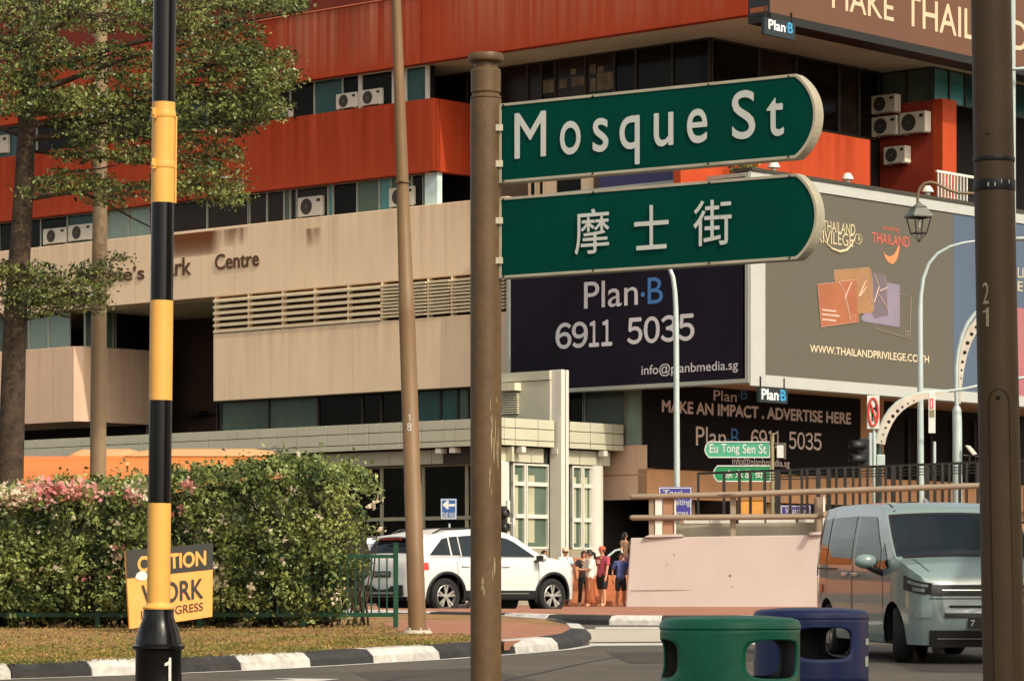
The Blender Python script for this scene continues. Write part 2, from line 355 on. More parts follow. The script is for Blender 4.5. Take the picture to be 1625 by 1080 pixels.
# second island
k2_px = [(520, 979), (560, 981), (675, 984), (794, 987), (864, 989), (965, 991), (1050, 991.5), (1150, 991.5), (1250, 991), (1340, 990.5), (1480, 990)]
k2 = [gp(*p) for p in k2_px]
kerb('kerb', k2, [0, 0, 1, 0, 1, 0, 1, 0, 1, 0])
i2 = [p + Vector((0, 0, .145)) for p in inset(k2, .29)]
m = MB(); m.prism(i2 + [Vector((8.5, 58.4, G(58.4) + .145)), Vector((i2[0].x, 61, G(61) + .145))], (0, 0, -.25)); tag(m.build('median_paving', M_redpave, base=i2[0]), None, None, None, 'structure')
m = MB(); m.box(-9, 14, 70, 104, .5, .69); tag(m.build('plaza_paving', M_redpave, base=(0, 100, .69)), None, None, None, 'structure')
def line_px(pts, name='road_line', mt=None):
    m = MB(); m.add([gp(a, b, .006) for a, b in pts], [tuple(range(len(pts)))]); tag(m.build(name, mt or M_line, base=gp(*pts[0])), None, None, None, 'structure')
edge = inset(fpts[:12], -.07); edge2 = inset(fpts[:12], -.19)
m = MB(); m.grid([[p + Vector((0, 0, .006)) for p in edge], [p + Vector((0, 0, .006)) for p in edge2]]); tag(m.build('road_line', M_line, base=edge[0]), None, None, None, 'structure')
line_px([(380, 1079.5), (470, 1078), (430, 1075), (540, 1076.5), (470, 1083), (380, 1084)])
line_px([(945, 994), (1300, 994.5), (1300, 997.5), (945, 997)])
line_px([(935, 1020), (1300, 1018), (1300, 1021), (935, 1024)])
line_px([(1300, 1016), (1700, 1011), (1700, 1013), (1300, 1018.5)])
line_px([(930, 997.5), (1320, 998), (1320, 1015), (935, 1018)], 'concrete_apron', M_conc)

M_patch = mat('asphalt_patch', S(66, 62, 56), .9, var=.2, scale=1.5, bump=.4, bscale=90, fine=.2); M_tar = mat('tar_seam', S(34, 32, 30), .6)
for pts in ([(560, 1066), (760, 1058), (900, 1090), (640, 1100)], [(960, 1034), (1180, 1030), (1260, 1046), (1000, 1052)]):
    m = MB(); m.add([gp(a, b, .004) for a, b in pts], [(0, 1, 2, 3)]); tag(m.build('road_patch', M_patch, base=gp(*pts[0])), None, None, None, 'structure')
def seam(pts, w_=.02):
    m = MB(); q_ = [gp(a + random.uniform(-4, 4), b + random.uniform(-.5, .5), .007) for a, b in pts]; m.grid([[p - Vector((w_, w_, 0)) for p in q_], [p + Vector((w_, w_, 0)) for p in q_]]); tag(m.build('road_seam', M_tar, base=q_[0]), None, None, None, 'structure')
seam([(290, 1078), (360, 1074), (450, 1069), (560, 1064), (690, 1057), (820, 1048), (960, 1040), (1100, 1033)]); seam([(800, 1078), (860, 1066), (930, 1050), (985, 1040)], .012); seam([(610, 1080), (650, 1072), (700, 1068), (740, 1062)], .012)
# ================================================================== MAIN BUILDING
bld = thing('shopping_centre', 'large shopping centre with red parapet bands and a beige lettered wall', 'building', L0.p(-6, .67, -4))
TL = L0.t(-260)
# top red band
m = MB(); t671 = L0.t(671); ztl = L0.z(495, 20)
pbox(m, L0, TL, t671, zr1b, ztl, -.35, 0); pbox(m, L0, t671, t1187, zr1b, zr1b + 6, -.35, 0.02)
q = R1.t(1800); pbox(m, R1, .36, q, zr1b + .01, zr1b + 6, -.35, -.02)
m.build('parapet', M_red, bld)
m = MB(); pbox(m, L0, TL, t671 - .02, ztl, ztl + 4, -1.8, -1.4); m.build('setback_wall', M_reddark, bld)
m = MB(); pbox(m, L0, TL, t671 + .1, ztl + .003, ztl + .04, -.4, .05); m.build('coping', mat('cap_flash', S(214, 120, 84), .6), bld)
# soffit slab
m = MB()
pbox(m, L0, TL, t1187 - .37, zr1b + .03, zr1b + .25, -9, -.36); pbox(m, R1, .37, q, zr1b + .035, zr1b + .24, -12, -.36)
m.build('soffit', M_soffit, bld)
# inner recess walls on the upper floor: corner at px 1127
t678 = L0.off(-.5).t(678)
LI = L0.off(-2.7); tci = LI.t(1127)
RI = Pl(LI.p(tci, 0).xy, uR, nR)
zr2f = zr2t - .05
def strip(pl, edges, z0, z1, d, panes, **k):
    for i in range(len(edges) - 1):
        if panes[i] is not None: fwin(bld, pl, edges[i], edges[i + 1], z0, z1, d, panes[i], **k)
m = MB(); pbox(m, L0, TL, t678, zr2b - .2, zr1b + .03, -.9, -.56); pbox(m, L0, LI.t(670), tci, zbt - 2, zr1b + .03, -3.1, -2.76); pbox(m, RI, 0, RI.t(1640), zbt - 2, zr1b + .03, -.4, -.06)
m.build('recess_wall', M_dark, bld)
strip(L0, [-200, -60, 60, 150, 240, 330, 405, 462, 500, 545, 571], zr2t, zr1b + .02, -.5, [M_gdark, M_gteal, M_gdark, M_gdark, M_gteal, M_gdark, M_gdark, M_gdark, M_gteal, M_gdark])
strip(L0, [573, 625, 645, 678], zr2t, zr1b + .02, -.5, [M_gdark, M_gteal, M_gteal], fw=.09, frame=M_white)
m = MB(); fb(m, L0, 568.5, 573.5, zr2t, zr1b, -.5, -.42); fb(m, L0, 675, 680, zr2t, zr1b, -.5, -.42); m.build('mullion', M_white, bld)
strip(LI, [690, 742, 795, 838, 860, 882, 930, 976, 1010, 1068, 1127], zr2t - 1.2, zr1b + .01, 0, [M_gdark, M_gdark, M_gbrown, M_gbrown, M_gdark, M_gbrown, M_gbrown, M_gdark, M_gdark, M_gdark], frame=mat('dark_frame', S(54, 46, 36), .6), fw=.09)
# stacked papers and boxes behind the glass
m = MB()
for (a, y0, b, y1) in [(862, 128, 882, 149), (888, 126, 900, 141), (907, 123, 928, 138), (937, 125, 945, 145), (947, 117, 974, 144), (936, 103, 945, 118), (948, 106, 958, 116), (906, 110, 914, 119)]:
    qd = LI.off(.03); pbox(m, LI, qd.t(a), qd.t(b), qd.z(a, y1), qd.z(a, y0), .005, .03)
m.build('stacked_carton', mat('carton', S(112, 100, 80), .8, var=.5, scale=3), bld)
strip(RI, [1128, 1203, 1262, 1330, 1362, 1394], zr2t - 1.2, zr1b + .01, 0, [M_gdark, M_gbrown, M_gdark, M_gbrown, M_gdark], frame=mat('dark_frame', S(54, 46, 36), .6), fw=.12)
# second red band
m = MB(); t688 = L0.t(688); pbox(m, L0, TL, t688 - .001, zr2b, zr2t, -.35, 0)
RB = Pl(L0.p(t688, 0).xy, uR, nR); pbox(m, RB, .02, 4.2, zr2b, zr2t, -.35, -.001)
m.build('parapet', M_red, bld)
# red parapet along the right-hand side above the big billboard
RP = R1.off(-1.2); zrp = RP.z(1300, 208)
m = MB(); ta = RP.t(1080); tb = RP.t(1377)
prof = [(ta, -.3), (ta, 0), (tb, 0)] + [(tb + .5 * math.sin(a), -.5 + .5 * math.cos(a)) for a in (R(20), R(45), R(70), R(90))] + [(tb + .5, -2.2), (tb + .2, -2.2), (tb + .2, -.3)]
m.prism([RP.p(a, zrp - 2.6, d) for a, d in prof], (0, 0, 2.6)); m.build('parapet', M_redlit, bld, smooth=35)
# projecting bay on the far right
Q = RI.p(RI.t(1396), 0)
LB = Pl(Q.xy, uL, nL); tq = LB.t(1495); zbw = LB.z(1425, 165)
RBy = Pl(LB.p(tq, 0).xy, uR, nR)
m = MB(); pbox(m, LB, .01, tq, zbw - 4.6, zbw, -.3, 0); m.build('bay_wall', mat('shaded_red_paint', S(140, 46, 24), .8, var=.1, scale=.8), bld)  # duller copy of the red, the bay's shaded side put into the colour
m = MB(); te = RBy.t(1517); pbox(m, RBy, -.002, te, zbw - 4.6, zbw + .01, -.4, .02); m.build('bay_fin', M_redlit, bld)
m = MB(); pbox(m, RBy, te + .01, te + 6, zbw - 4.7, zr1b, -2.4, -2.2); m.build('recess_wall', M_dark, bld)
strip(LB, [1397, 1440, 1478], zbw, zr1b + .02, -.3, [M_gmid, M_gmid], fw=.08, frame=mat('dark_frame', S(54, 46, 36), .6))
strip(RBy, [1480, 1505, 1530, 1570, 1640], zbw, zr1b + .02, -.6, [M_gbright, M_gbright, M_gteal, M_gteal], fw=.08, frame=mat('dark_frame', S(54, 46, 36), .6))
m = MB(); pbox(m, LB, -3, tq + .1, zbw - 7.5, zbw - 4.61, -.3, .15); pbox(m, RBy, .12, te + 5, zbw - 7.5, zbw - 4.62, -.3, -.1); m.build('lower_wall', M_beige2, bld)
# level-3 window strip
z0, z1 = zbt - .02, zr2b
strip(L0, [-200, -60, 0, 66, 108, 150, 172, 205, 238, 275, 330, 395], z0, z1, -.5, [M_gdark, M_gteal, M_gdark, M_gdark, M_gteal, M_gpale, M_gpale, M_gpale, M_gdark, M_gbrown, M_gbrown])
strip(L0, [397, 425, 452, 462, 472, 522, 530, 568, 603, 622, 640, 655, 673], z0, z1, -.5, [M_gbrown, M_gbrown, M_gmid, M_gbrown, M_gbrown, M_gbright, M_gdark, M_gmid, M_gbright, M_gmid, M_gteal, M_gdark])
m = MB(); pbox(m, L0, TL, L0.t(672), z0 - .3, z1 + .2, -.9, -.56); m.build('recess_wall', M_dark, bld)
m = MB(); fb(m, L0, 674, 694, z0, z1, -.6, -.35); m.build('corner_post', mat('pale_blue_post', S(190, 212, 210), .5), bld)
m = MB(); pbox(m, L0, L0.t(700), BB1.t(1100), zlb, zr2t - 1.3, -2.5, -2.0); m.build('recess_wall', mat('grey_wall', S(96, 80, 64), .85, var=.12), bld)
W2 = L0.off(-1.9); m = MB(); fb(m, L0, 838, 882, zbt, zbt + 2.2, -2, -1.9); fb(m, L0, 922, 936, zbt, zbt + 2.4, -2, -1.8); m.build('window_surround', M_beige, bld)
fwin(bld, L0, 842, 851, zbt + .1, zbt + 2, -1.88, M_gdark, frame=M_beige); fwin(bld, L0, 856, 864, zbt + .1, zbt + 2, -1.88, M_gdark, frame=M_beige)
m = MB(); fb(m, L0, 884, 922, zbt, zbt + 2.4, -2, -1.95); m.build('recess_wall', M_gdark, bld)
m = MB(); fb(m, L0, 1110, 1130, zbt, zbt + 2.2, -2, -1.4); m.build('pier', M_reddark, bld)
# beige band
m = MB(); t806 = L0.t(806); pbox(m, L0, TL, t806, zbb, zbt, -.9, .05); m.build('beige_band', M_beige, bld, bevel=.02)
m = MB(); pbox(m, L0, TL, L0.t(342), zbb - .02, zbb + .25, -6, -.91); m.build('soffit', M_soffit, bld)
# lettering
m = MB(); LT = L0.off(.06)
def band_text(s, a, b, yt, yb): tpx(m, L0, s, a, b, yt, yb, .06, .014, 0, .025)
band_text("People's", 122, 229, 431.5, 459); band_text('Park', 252, 303, 413, 440); band_text('Centre', 342, 411, 404, 428)
m.build('lettering', M_brown_letter, bld)
zlt = L0.z(340, 530)
def stain_mat(name, col, strength, seed, sx=3.0, sz=.5, fade=1.0, thr=.34):
    m = bpy.data.materials.new(name); m.use_nodes = True; t = m.node_tree; N = t.nodes; L = t.links; b = N['Principled BSDF']
    b.inputs['Base Color'].default_value = (*col, 1); b.inputs['Roughness'].default_value = .9; b.inputs['Specular IOR Level'].default_value = .1
    tc = N.new('ShaderNodeTexCoord'); sep = N.new('ShaderNodeSeparateXYZ'); L.new(tc.outputs['Generated'], sep.inputs[0])
    mp = N.new('ShaderNodeMapping'); mp.inputs['Scale'].default_value = (sx, sx, sz); mp.inputs['Location'].default_value = (seed, seed * .7, seed * .3); L.new(tc.outputs['Object'], mp.inputs[0])
    nz = N.new('ShaderNodeTexNoise'); nz.inputs['Scale'].default_value = 1.5; nz.inputs['Detail'].default_value = 6; L.new(mp.outputs[0], nz.inputs['Vector'])
    def mth(op, a, b_=None, cl=False):
        k = N.new('ShaderNodeMath'); k.operation = op; k.use_clamp = cl
        for i, x in enumerate((a, b_)):
            if x is None: continue
            if isinstance(x, (int, float)): k.inputs[i].default_value = x
            else: L.new(x, k.inputs[i])
        return k.outputs[0]
    gx = sep.outputs[0]; ex = mth('MULTIPLY', mth('MINIMUM', gx, mth('SUBTRACT', 1.0, gx)), 5.0, True)
    ez = mth('MULTIPLY', mth('POWER', sep.outputs[2], fade), 1.0, True)
    al = mth('MULTIPLY', mth('MULTIPLY', mth('MULTIPLY', mth('SUBTRACT', nz.outputs[0], thr), 3.6, True), mth('MULTIPLY', ex, ez)), strength, True)
    tr = N.new('ShaderNodeBsdfTransparent'); mx = N.new('ShaderNodeMixShader'); L.new(al, mx.inputs[0]); L.new(tr.outputs[0], mx.inputs[1]); L.new(b.outputs[0], mx.inputs[2]); L.new(mx.outputs[0], N['Material Output'].inputs[0])
    return m
def stain(name, pl, pa, pb, z_top, z_bot, d, mt):
    q = pl.off(d); m = MB(); m.add([q.p(q.t(pa), z_bot), q.p(q.t(pb), z_bot), q.p(q.t(pb), z_top), q.p(q.t(pa), z_top)], [(0, 1, 2, 3)]); m.build(name, mt, bld, recalc=False)
SR = stain_mat('rust_stain', S(118, 70, 40), 1.0, 3.1, 2.4, .5, .4, .12); SD = stain_mat('dirt_stain', S(150, 116, 88), .8, 8.2, 2.0, .35, .8); SW = stain_mat('pale_runs', S(226, 150, 116), .55, 5.3, 2.6, .05, .6); SK = stain_mat('dark_runs', S(140, 46, 18), .3, 1.7, 1.6, .05, .6); SG = stain_mat('grey_runs', S(166, 140, 112), .15, 2.4, 1.8, .10, 1.2)
stain('rust_stain', L0, 262, 352, zbt - .10, L0.z(300, 408), .056, SR); stain('dirt_stain', L0, 484, 510, L0.z(497, 362), L0.z(497, 393), .056, SD); stain('dirt_stain', L0, 345, 395, zbt - .1, L0.z(370, 392), .0565, SD)
for a_, b_ in ((-100, 240), (400, 590), (560, 800)): stain('grey_runs', L0, a_, b_, zbt - .005, zbb + .3, .057, SG)
stain('grey_runs', L0, 345, 560, zlt - .01, zlb + .1, .057, SG); stain('grey_runs', L0, 520, 803, zlt - .01, zlb + .1, .058, SG)
for a_, b_ in ((690, 900), (840, 1040), (980, 1180)): stain('pale_runs', L0, a_, b_, zr1b + 4.6, zr1b + .05, .026 + a_ * 1e-6, SW)
for a_, b_ in ((430, 560), (540, 668)): stain('pale_runs', L0, a_, b_, ztl - .03, zr1b + .1, .006, SW); stain('dark_runs', L0, a_ - 20, b_ - 10, ztl - .03, zr1b + .1, .007, SK)
for a_, b_ in ((-60, 240), (380, 560), (540, 686)): stain('dark_runs', L0, a_, b_, zr2t - .01, zr2b + .1, .006, SK)
stain('dark_runs', RP, 1235, 1376, zrp - .01, zrp - 2, .006, SK)
m = MB()                                                # panel joints in the render
for a_ in (-40, 95, 230, 425, 485, 541, 610): fb(m, L0, a_, a_ + .5, zr1b + .01, ztl - .05, -.01, .004)
for a_ in (700, 752, 826, 905, 990, 1080): fb(m, L0, a_, a_ + .5, zr1b + .01, zr1b + 5, .0, .024)
m.build('panel_joint', mat('joint_red', S(168, 72, 40), .8), bld)
m = MB()
for a_ in (60, 215, 372, 530, 668): fb(m, L0, a_, a_ + .35, zbb + .01, zbt - .02, .03, .0535)
for a_ in (430, 560, 700): fb(m, L0, a_, a_ + .35, zlb + .01, zlt - .02, .03, .0535)
m.build('panel_joint', mat('joint_beige', S(196, 160, 128), .85), bld)
# louvre strip and lower panel
t340 = L0.t(340); zlt = L0.z(340, 530); t605 = L0.t(605)
m = MB(); pbox(m, L0, t340, t806, zlb, zlt, -.9, .05); m.build('beige_panel', M_beige, bld, bevel=.02)
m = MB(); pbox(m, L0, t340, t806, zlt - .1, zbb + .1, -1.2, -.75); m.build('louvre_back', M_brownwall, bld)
hgt = zbb - zlt
m = MB()
for i in range(6):
    zc = zlt + .06 + (hgt - .12) * i / 5.6
    m.hexa([L0.p(t340 + .03, zc - .03, .09), L0.p(t605, zc - .03, .09), L0.p(t605, zc + .07, -.18), L0.p(t340 + .03, zc + .07, -.18), L0.p(t340 + .03, zc + .05, .10), L0.p(t605, zc + .05, .10), L0.p(t605, zc + .14, -.17), L0.p(t340 + .03, zc + .14, -.17)])
for a in (340.5, 393, 447, 498, 551, 604): fb(m, L0, a, a + 1.8, zlt, zbb, -.2, .02)
m.build('louvre', mat('cream_louvre', S(238, 218, 182), .6, var=.08), bld)
m = MB()
for i in range(10):
    zc = zlt + .12 + (hgt - .22) * i / 9.6
    for a, b in ((606.5, 640), (641, 678), (680, 715), (717, 760), (762, 803)):
        ta, tb = L0.t(a), L0.t(b); j = random.uniform(-.02, .02)
        m.hexa([L0.p(ta, zc - .02 + j, .09), L0.p(tb, zc - .02, .09), L0.p(tb, zc + .05, -.15), L0.p(ta, zc + .05, -.15), L0.p(ta, zc + .04 + j, .1), L0.p(tb, zc + .04, .1), L0.p(tb, zc + .1, -.14), L0.p(ta, zc + .1, -.14)])
for a in (605, 640, 678, 715.5, 760.5, 803.5): fb(m, L0, a, a + 1.6, zlt, zbb, -.2, .05)
m.build('louvre', mat('cream_louvre', S(238, 218, 182), .6, var=.08), bld)
# lower window strip
zp = L0.off(-.5).z(600, 668) - .8
strip(L0, [345, 352, 428, 506, 576, 606, 640, 700, 728, 745, 806], zp, zlb, -.5, [M_gdark, M_gmid, M_gmid, M_gdark, M_gdark, M_gdark, M_gteal, M_gteal, M_gmid, M_gdark], fw=.07, frame=mat('dark_frame', S(54, 46, 36), .6), nx=1)
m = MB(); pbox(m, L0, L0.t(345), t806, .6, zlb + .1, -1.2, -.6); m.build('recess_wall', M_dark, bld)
# left recess and bay
m = MB(); pbox(m, L0, TL, L0.t(346), .6, zbb, -6.6, -6.2); m.build('recess_wall', M_brownwall, bld)
RR = Pl(L0.p(t340, 0).xy, uR, nR); m = MB(); pbox(m, Pl(L0.p(t340 - .0, 0).xy, uR, nR), .95, 6, .7, zbb, .003, .2); m.build('return_wall', M_brownwall, bld)
LBay = L0.off(-.2); zb1 = LBay.z(117, 668.5); zb2 = LBay.z(117, 549)
tb0, tb1 = LBay.t(-260), LBay.t(117)
m = MB(); ch = .55
m.prism([LBay.p(tb0, zb1, 0), LBay.p(tb1, zb1, 0), LBay.p(tb1 + ch * .5, zb1, -.25), LBay.p(tb1 + ch * .6, zb1, -4.9), LBay.p(tb0, zb1, -4.9)], (0, 0, zb2 - zb1)); m.build('bay_wall', M_beige2, bld, bevel=.02)
strip(LBay, [-200, -110, -20, 47, 78, 111], zb2, zbb, -.25, [M_gdark, M_gpale, M_gmid, M_gpale, M_gpale], fw=.08)
RBa = Pl(LBay.p(tb1 + .25, 0, -.35).xy, uR, nR); window(bld, RBa, 0, 1.5, zb2, zbb, -.02, M_gmid); window(bld, RBa, 1.6, 4.2, zb2, zbb, -.02, M_gdark)
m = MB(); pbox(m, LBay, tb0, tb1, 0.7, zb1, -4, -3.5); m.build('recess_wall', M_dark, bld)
m = MB()
for a in (188, 230): q2 = L0.off(-4); pbox(m, L0, q2.t(a), q2.t(a + 9), .6, zbb, -4.3, -4)
m.build('pier', mat('grey_pier', S(120, 112, 98), .8), bld)
m = MB(); q2 = L0.off(-5.8); pbox(m, L0, q2.t(298), q2.t(322), q2.z(300, 660), q2.z(300, 652), -6.1, -5.6); pbox(m, L0, q2.t(322), q2.t(346), q2.z(322, 657), q2.z(322, 655), -6.1, -5.9); m.build('wall_bracket', M_black, bld)
# under the billboards: windows, poster wall, columns, beams
zbbb = R0.z(1200, 612)
LU = L0.off(-.8); tu = LU.t(1027)
RU = Pl(LU.p(tu, 0).xy, uR, nR)
zsill = LU.z(985, 707); zpb = RU.z(1028, 742); zpt = zbbb + .36
m = MB(); pbox(m, LU, LU.t(806), tu - .01, LU.z(1000, 792), zsill, -.4, 0); m.build('tan_wall', M_beige2, bld)
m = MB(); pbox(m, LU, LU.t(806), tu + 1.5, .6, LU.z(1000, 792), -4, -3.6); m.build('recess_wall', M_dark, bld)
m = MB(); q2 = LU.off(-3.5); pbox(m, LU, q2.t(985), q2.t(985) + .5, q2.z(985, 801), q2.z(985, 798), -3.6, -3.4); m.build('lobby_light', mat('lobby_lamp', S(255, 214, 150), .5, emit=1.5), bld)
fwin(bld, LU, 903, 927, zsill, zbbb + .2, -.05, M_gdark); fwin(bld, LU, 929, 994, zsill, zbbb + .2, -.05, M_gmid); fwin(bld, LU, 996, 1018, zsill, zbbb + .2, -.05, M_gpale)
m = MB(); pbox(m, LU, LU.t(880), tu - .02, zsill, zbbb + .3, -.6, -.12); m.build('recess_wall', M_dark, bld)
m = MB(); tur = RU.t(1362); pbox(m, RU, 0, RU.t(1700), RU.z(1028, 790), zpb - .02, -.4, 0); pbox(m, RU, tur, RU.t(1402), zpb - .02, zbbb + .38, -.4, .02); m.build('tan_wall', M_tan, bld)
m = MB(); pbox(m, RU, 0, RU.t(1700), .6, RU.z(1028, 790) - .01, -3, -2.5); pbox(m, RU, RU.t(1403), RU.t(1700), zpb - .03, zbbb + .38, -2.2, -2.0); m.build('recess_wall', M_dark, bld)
m = MB(); pbox(m, RU, RU.t(1075), RU.t(1700), .6, RU.z(1028, 790) - .02, -1.2, -.8); m.build('tan_wall', mat('peach_wall', S(226, 178, 134), .8), bld)
m = MB()
for a in (1406, 1440, 1475, 1512, 1545): q2 = RU.off(-1.9); pbox(m, RU, q2.t(a), q2.t(a) + .12, zpb, zbbb, -2, -1.85)
m.build('mullion', mat('dark_frame', S(54, 46, 36), .6), bld)
m = MB(); pbox(m, RU, .3, RU.t(1700), zbbb + .38, zbbb + .6, -2, 4.4); m.build('soffit', M_tan, bld)
m = MB(); zrnd = LU.z(1000, 790)                         # rounded beam over the open ground floor
cpts = [(0, 0), (-.12, -.35), (-.45, -.6), (-1.2, -.7), (-1.2, .0)]
m.prism([LU.p(LU.t(940), LU.z(1000, 752) + b_, a_ + .02) for a_, b_ in cpts], (LU.p(tu - .02, 0) - LU.p(LU.t(940), 0))); m.build('beam', M_tan, bld, smooth=40)
# back mass so that light does not leak through
m = MB(); pbox(m, L0, TL, t1187 - 5, .6, 30, -16, -10); m.build('core', M_dark, bld)

# ------------------------------------------------------------------ PODIUM
pc = P(797, 0, 106).xy
PL_ = Pl(pc, uL, nL); PR = Pl(pc, uR, nR)
pod = thing('entrance_pavilion', 'low entrance pavilion clad in pale metal panels, with white framed windows and a tall fin', 'building', (pc.x, pc.y + 2, .68))
zc = [PL_.z(745, 664) , PL_.z(745, 680), PL_.z(745, 698.5), PL_.z(745, 708)]; zf = PL_.z(745, 733)
m = MB(); tl0 = PL_.t(-200)
def clad(pl, edges, zs, d):
    for i in range(len(edges) - 1):
        for j in range(len(zs) - 1): pbox(m, pl, edges[i] + .012, edges[i + 1] - .012, min(zs[j], zs[j + 1]) + .012, max(zs[j], zs[j + 1]) - .012, d - .1, d)
el = [tl0]; step = .98
while el[-1] < -step: el.append(el[-1] + (step if len(el) % 4 else .5))
el[-1] = 0
er = [0] + [PR.t(a) for a in (818, 854, 880)]; er2 = [PR.t(a) for a in (904, 937, 972, 990)]
for pl_, ed_ in ((PL_, el), (PR, [.1] + er[1:]), (PR, er2)): m = MB(); clad(pl_, ed_, zc, 0); m.build('cladding', M_clad, pod, bevel=.008)
for pl_, ed_, d_ in ((PL_, el[::2], -.5), (PR, [-.3] + er[1:3] + [PR.t(874)], -.3), (PR, [PR.t(904), PR.t(931), PR.t(966), PR.t(979)], -.3)): m = MB(); clad(pl_, ed_, [zc[3] - .02, zf], d_); m.build('fascia', M_clad, pod, bevel=.008)
m = MB(); pbox(m, PL_, tl0, -.2, zc[3] + .05, zc[0] - .03, -3, -.11); pbox(m, PL_, tl0, -.9, zf, zc[3] + .02, -3, -.62); pbox(m, PR, .2, PR.t(989), zc[3] + .05, zc[0] - .03, -3, -.11); pbox(m, PR, .4, PR.t(978), zf + .02, zc[3], -3, -.42)
m.build('roof_slab', M_joint, pod)
zg = .68; zbase = PR.z(880, 870)
for a, b in ((-200, -60), (-60, 80), (80, 220), (330, 450), (450, 540), (540, 607), (607, 673), (673, 742), (742, 790)):
    fwin(pod, PL_, a, b, zg, zf, -.9, M_gdark, frame=mat('bronze_frame', S(150, 148, 124), .5), fw=.12, nz=[0, .62, 1])
def pw(a, b, pane, nz, nx=1): fwin(pod, PR, a, b, zbase, zf - .02, -.45, pane, frame=M_white, fw=.13, nx=nx, nz=nz, thick=.1)
pw(811, 831, M_gmid, [0, .38, .76, 1]); pw(832, 868, M_gmid, [0, .38, .76, 1]); pw(905, 921, M_gmid, [0, .35, .76, 1]); pw(922, 945, M_gmid, [0, .35, .76, 1])
m = MB(); pbox(m, PR, 1.1, PR.t(960), zg, zf, -3, -.62); m.build('recess_wall', M_gmid, pod)
m = MB()
for a, b in ((814, 822), (838, 848), (910, 914), (926, 932)): q2 = PR.off(-.44); pbox(m, PR, q2.t(a), q2.t(b), zbase + .2, zf - .4, -.449, -.435)
m.build('curtain', mat('pale_curtain', S(170, 168, 140), .9), pod)
m = MB(); fb(m, PR, 796, 809, zg, zf, -.55, -.05); m.build('column', M_white, pod, bevel=.04)
m = MB(); c_ = PR.p(PR.t(961), 0, -.55); m.lathe([(.34, zg), (.34, zf)], (c_.x, c_.y, 0), 24); m.build('column', M_white, pod, smooth=40)
m = MB(); ztop = PR.z(903, 588); fb(m, PR, 891, 897, zg, ztop, -.3, .22); fb(m, PR, 898.5, 903, zg, ztop, -.3, .20); fb(m, PR, 897, 898.5, zg, ztop - .05, -.3, .1); tfin = PR.off(.2).t(891); m.build('fin', M_white, pod, bevel=.02)
LW = Pl(PR.p(tfin - .1, 0, -.2).xy, uL, nL)
m = MB(); pbox(m, LW, LW.t(796), -.02, zc[0] - .05, LW.z(800, 607), -.5, 0); pbox(m, LW, LW.t(796), -.01, LW.z(800, 606), LW.z(800, 592), -.5, .04); m.build('upper_wall', M_clad, pod)
m = MB(); ta, tb = LW.t(797), LW.t(824)
pbox(m, LW, ta, tb + .1, LW.z(800, 621), LW.z(800, 609), .01, .35)
for i in range(9): z_ = LW.z(800, 657) + (LW.z(800, 624) - LW.z(800, 657)) * i / 9; pbox(m, LW, ta, tb, z_, z_ + .04, .01, .12)
m.build('louvre', mat('cream_louvre2', S(206, 198, 170), .6), pod)
for i, a in enumerate((700, 722)): 
    mm = MB(); q2 = PL_.off(-.3); tt = q2.t(a); pbox(mm, PL_, tt, tt + .22, zc[3] - .18, zc[3] - .02, -.35, -.02); mm.build('downlight', M_white, pod)
for a in (826, 882, 956):
    mm = MB(); tt = PR.t(a); pbox(mm, PR, tt, tt + .2, zc[3] - .2, zc[3] - .02, -.2, .06); mm.build('downlight', M_white, pod)
m = MB(); pbox(m, PR, PR.t(800), PR.t(946), zg, zbase - .01, -.55, -.35); m.build('base_wall', mat('grey_base', S(150, 140, 118), .8), pod)
# brick steps
stp = thing('brick_steps', 'orange brick steps and low side walls climbing to the pavilion door behind the waiting people', 'steps', (PR.p(PR.t(930), 0, 1.5).x, PR.p(PR.t(930), 0, 1.5).y, .69))
for i in range(6):
    mm = MB(); Yb = 99.6 + i * .36; zz = .69 + .16 * i
    mm.box((925 - CX) / F * Yb, (1000 - CX) / F * Yb, Yb, 104, zz, zz + .16); mm.build('step', M_brick, stp, bevel=.015)
for a, b, yy in ((858, 868, 100.2), (870, 903, 100.0), (905, 936, 99.4)):
    mm = MB(); mm.box((a - CX) / F * yy, (b - CX) / F * yy, yy, yy + .5, .69, P(a, 892, yy).z); mm.box((a - 1.5 - CX) / F * yy, (b + 1.5 - CX) / F * yy, yy - .05, yy + .55, P(a, 892, yy).z, P(a, 885, yy).z); mm.build('side_wall', M_brick, stp, bevel=.015)
mm = MB(); mm.tube([P(919, 962, 99), P(919, 922, 99)], .03); mm.tube([P(958, 888, 99.5), P(976, 873, 100), P(984, 871, 100.2), (P(987, 875, 100.2)), P(987, 895, 100.2)], .035, 8); mm.build('handrail', M_steel, stp, smooth=60)

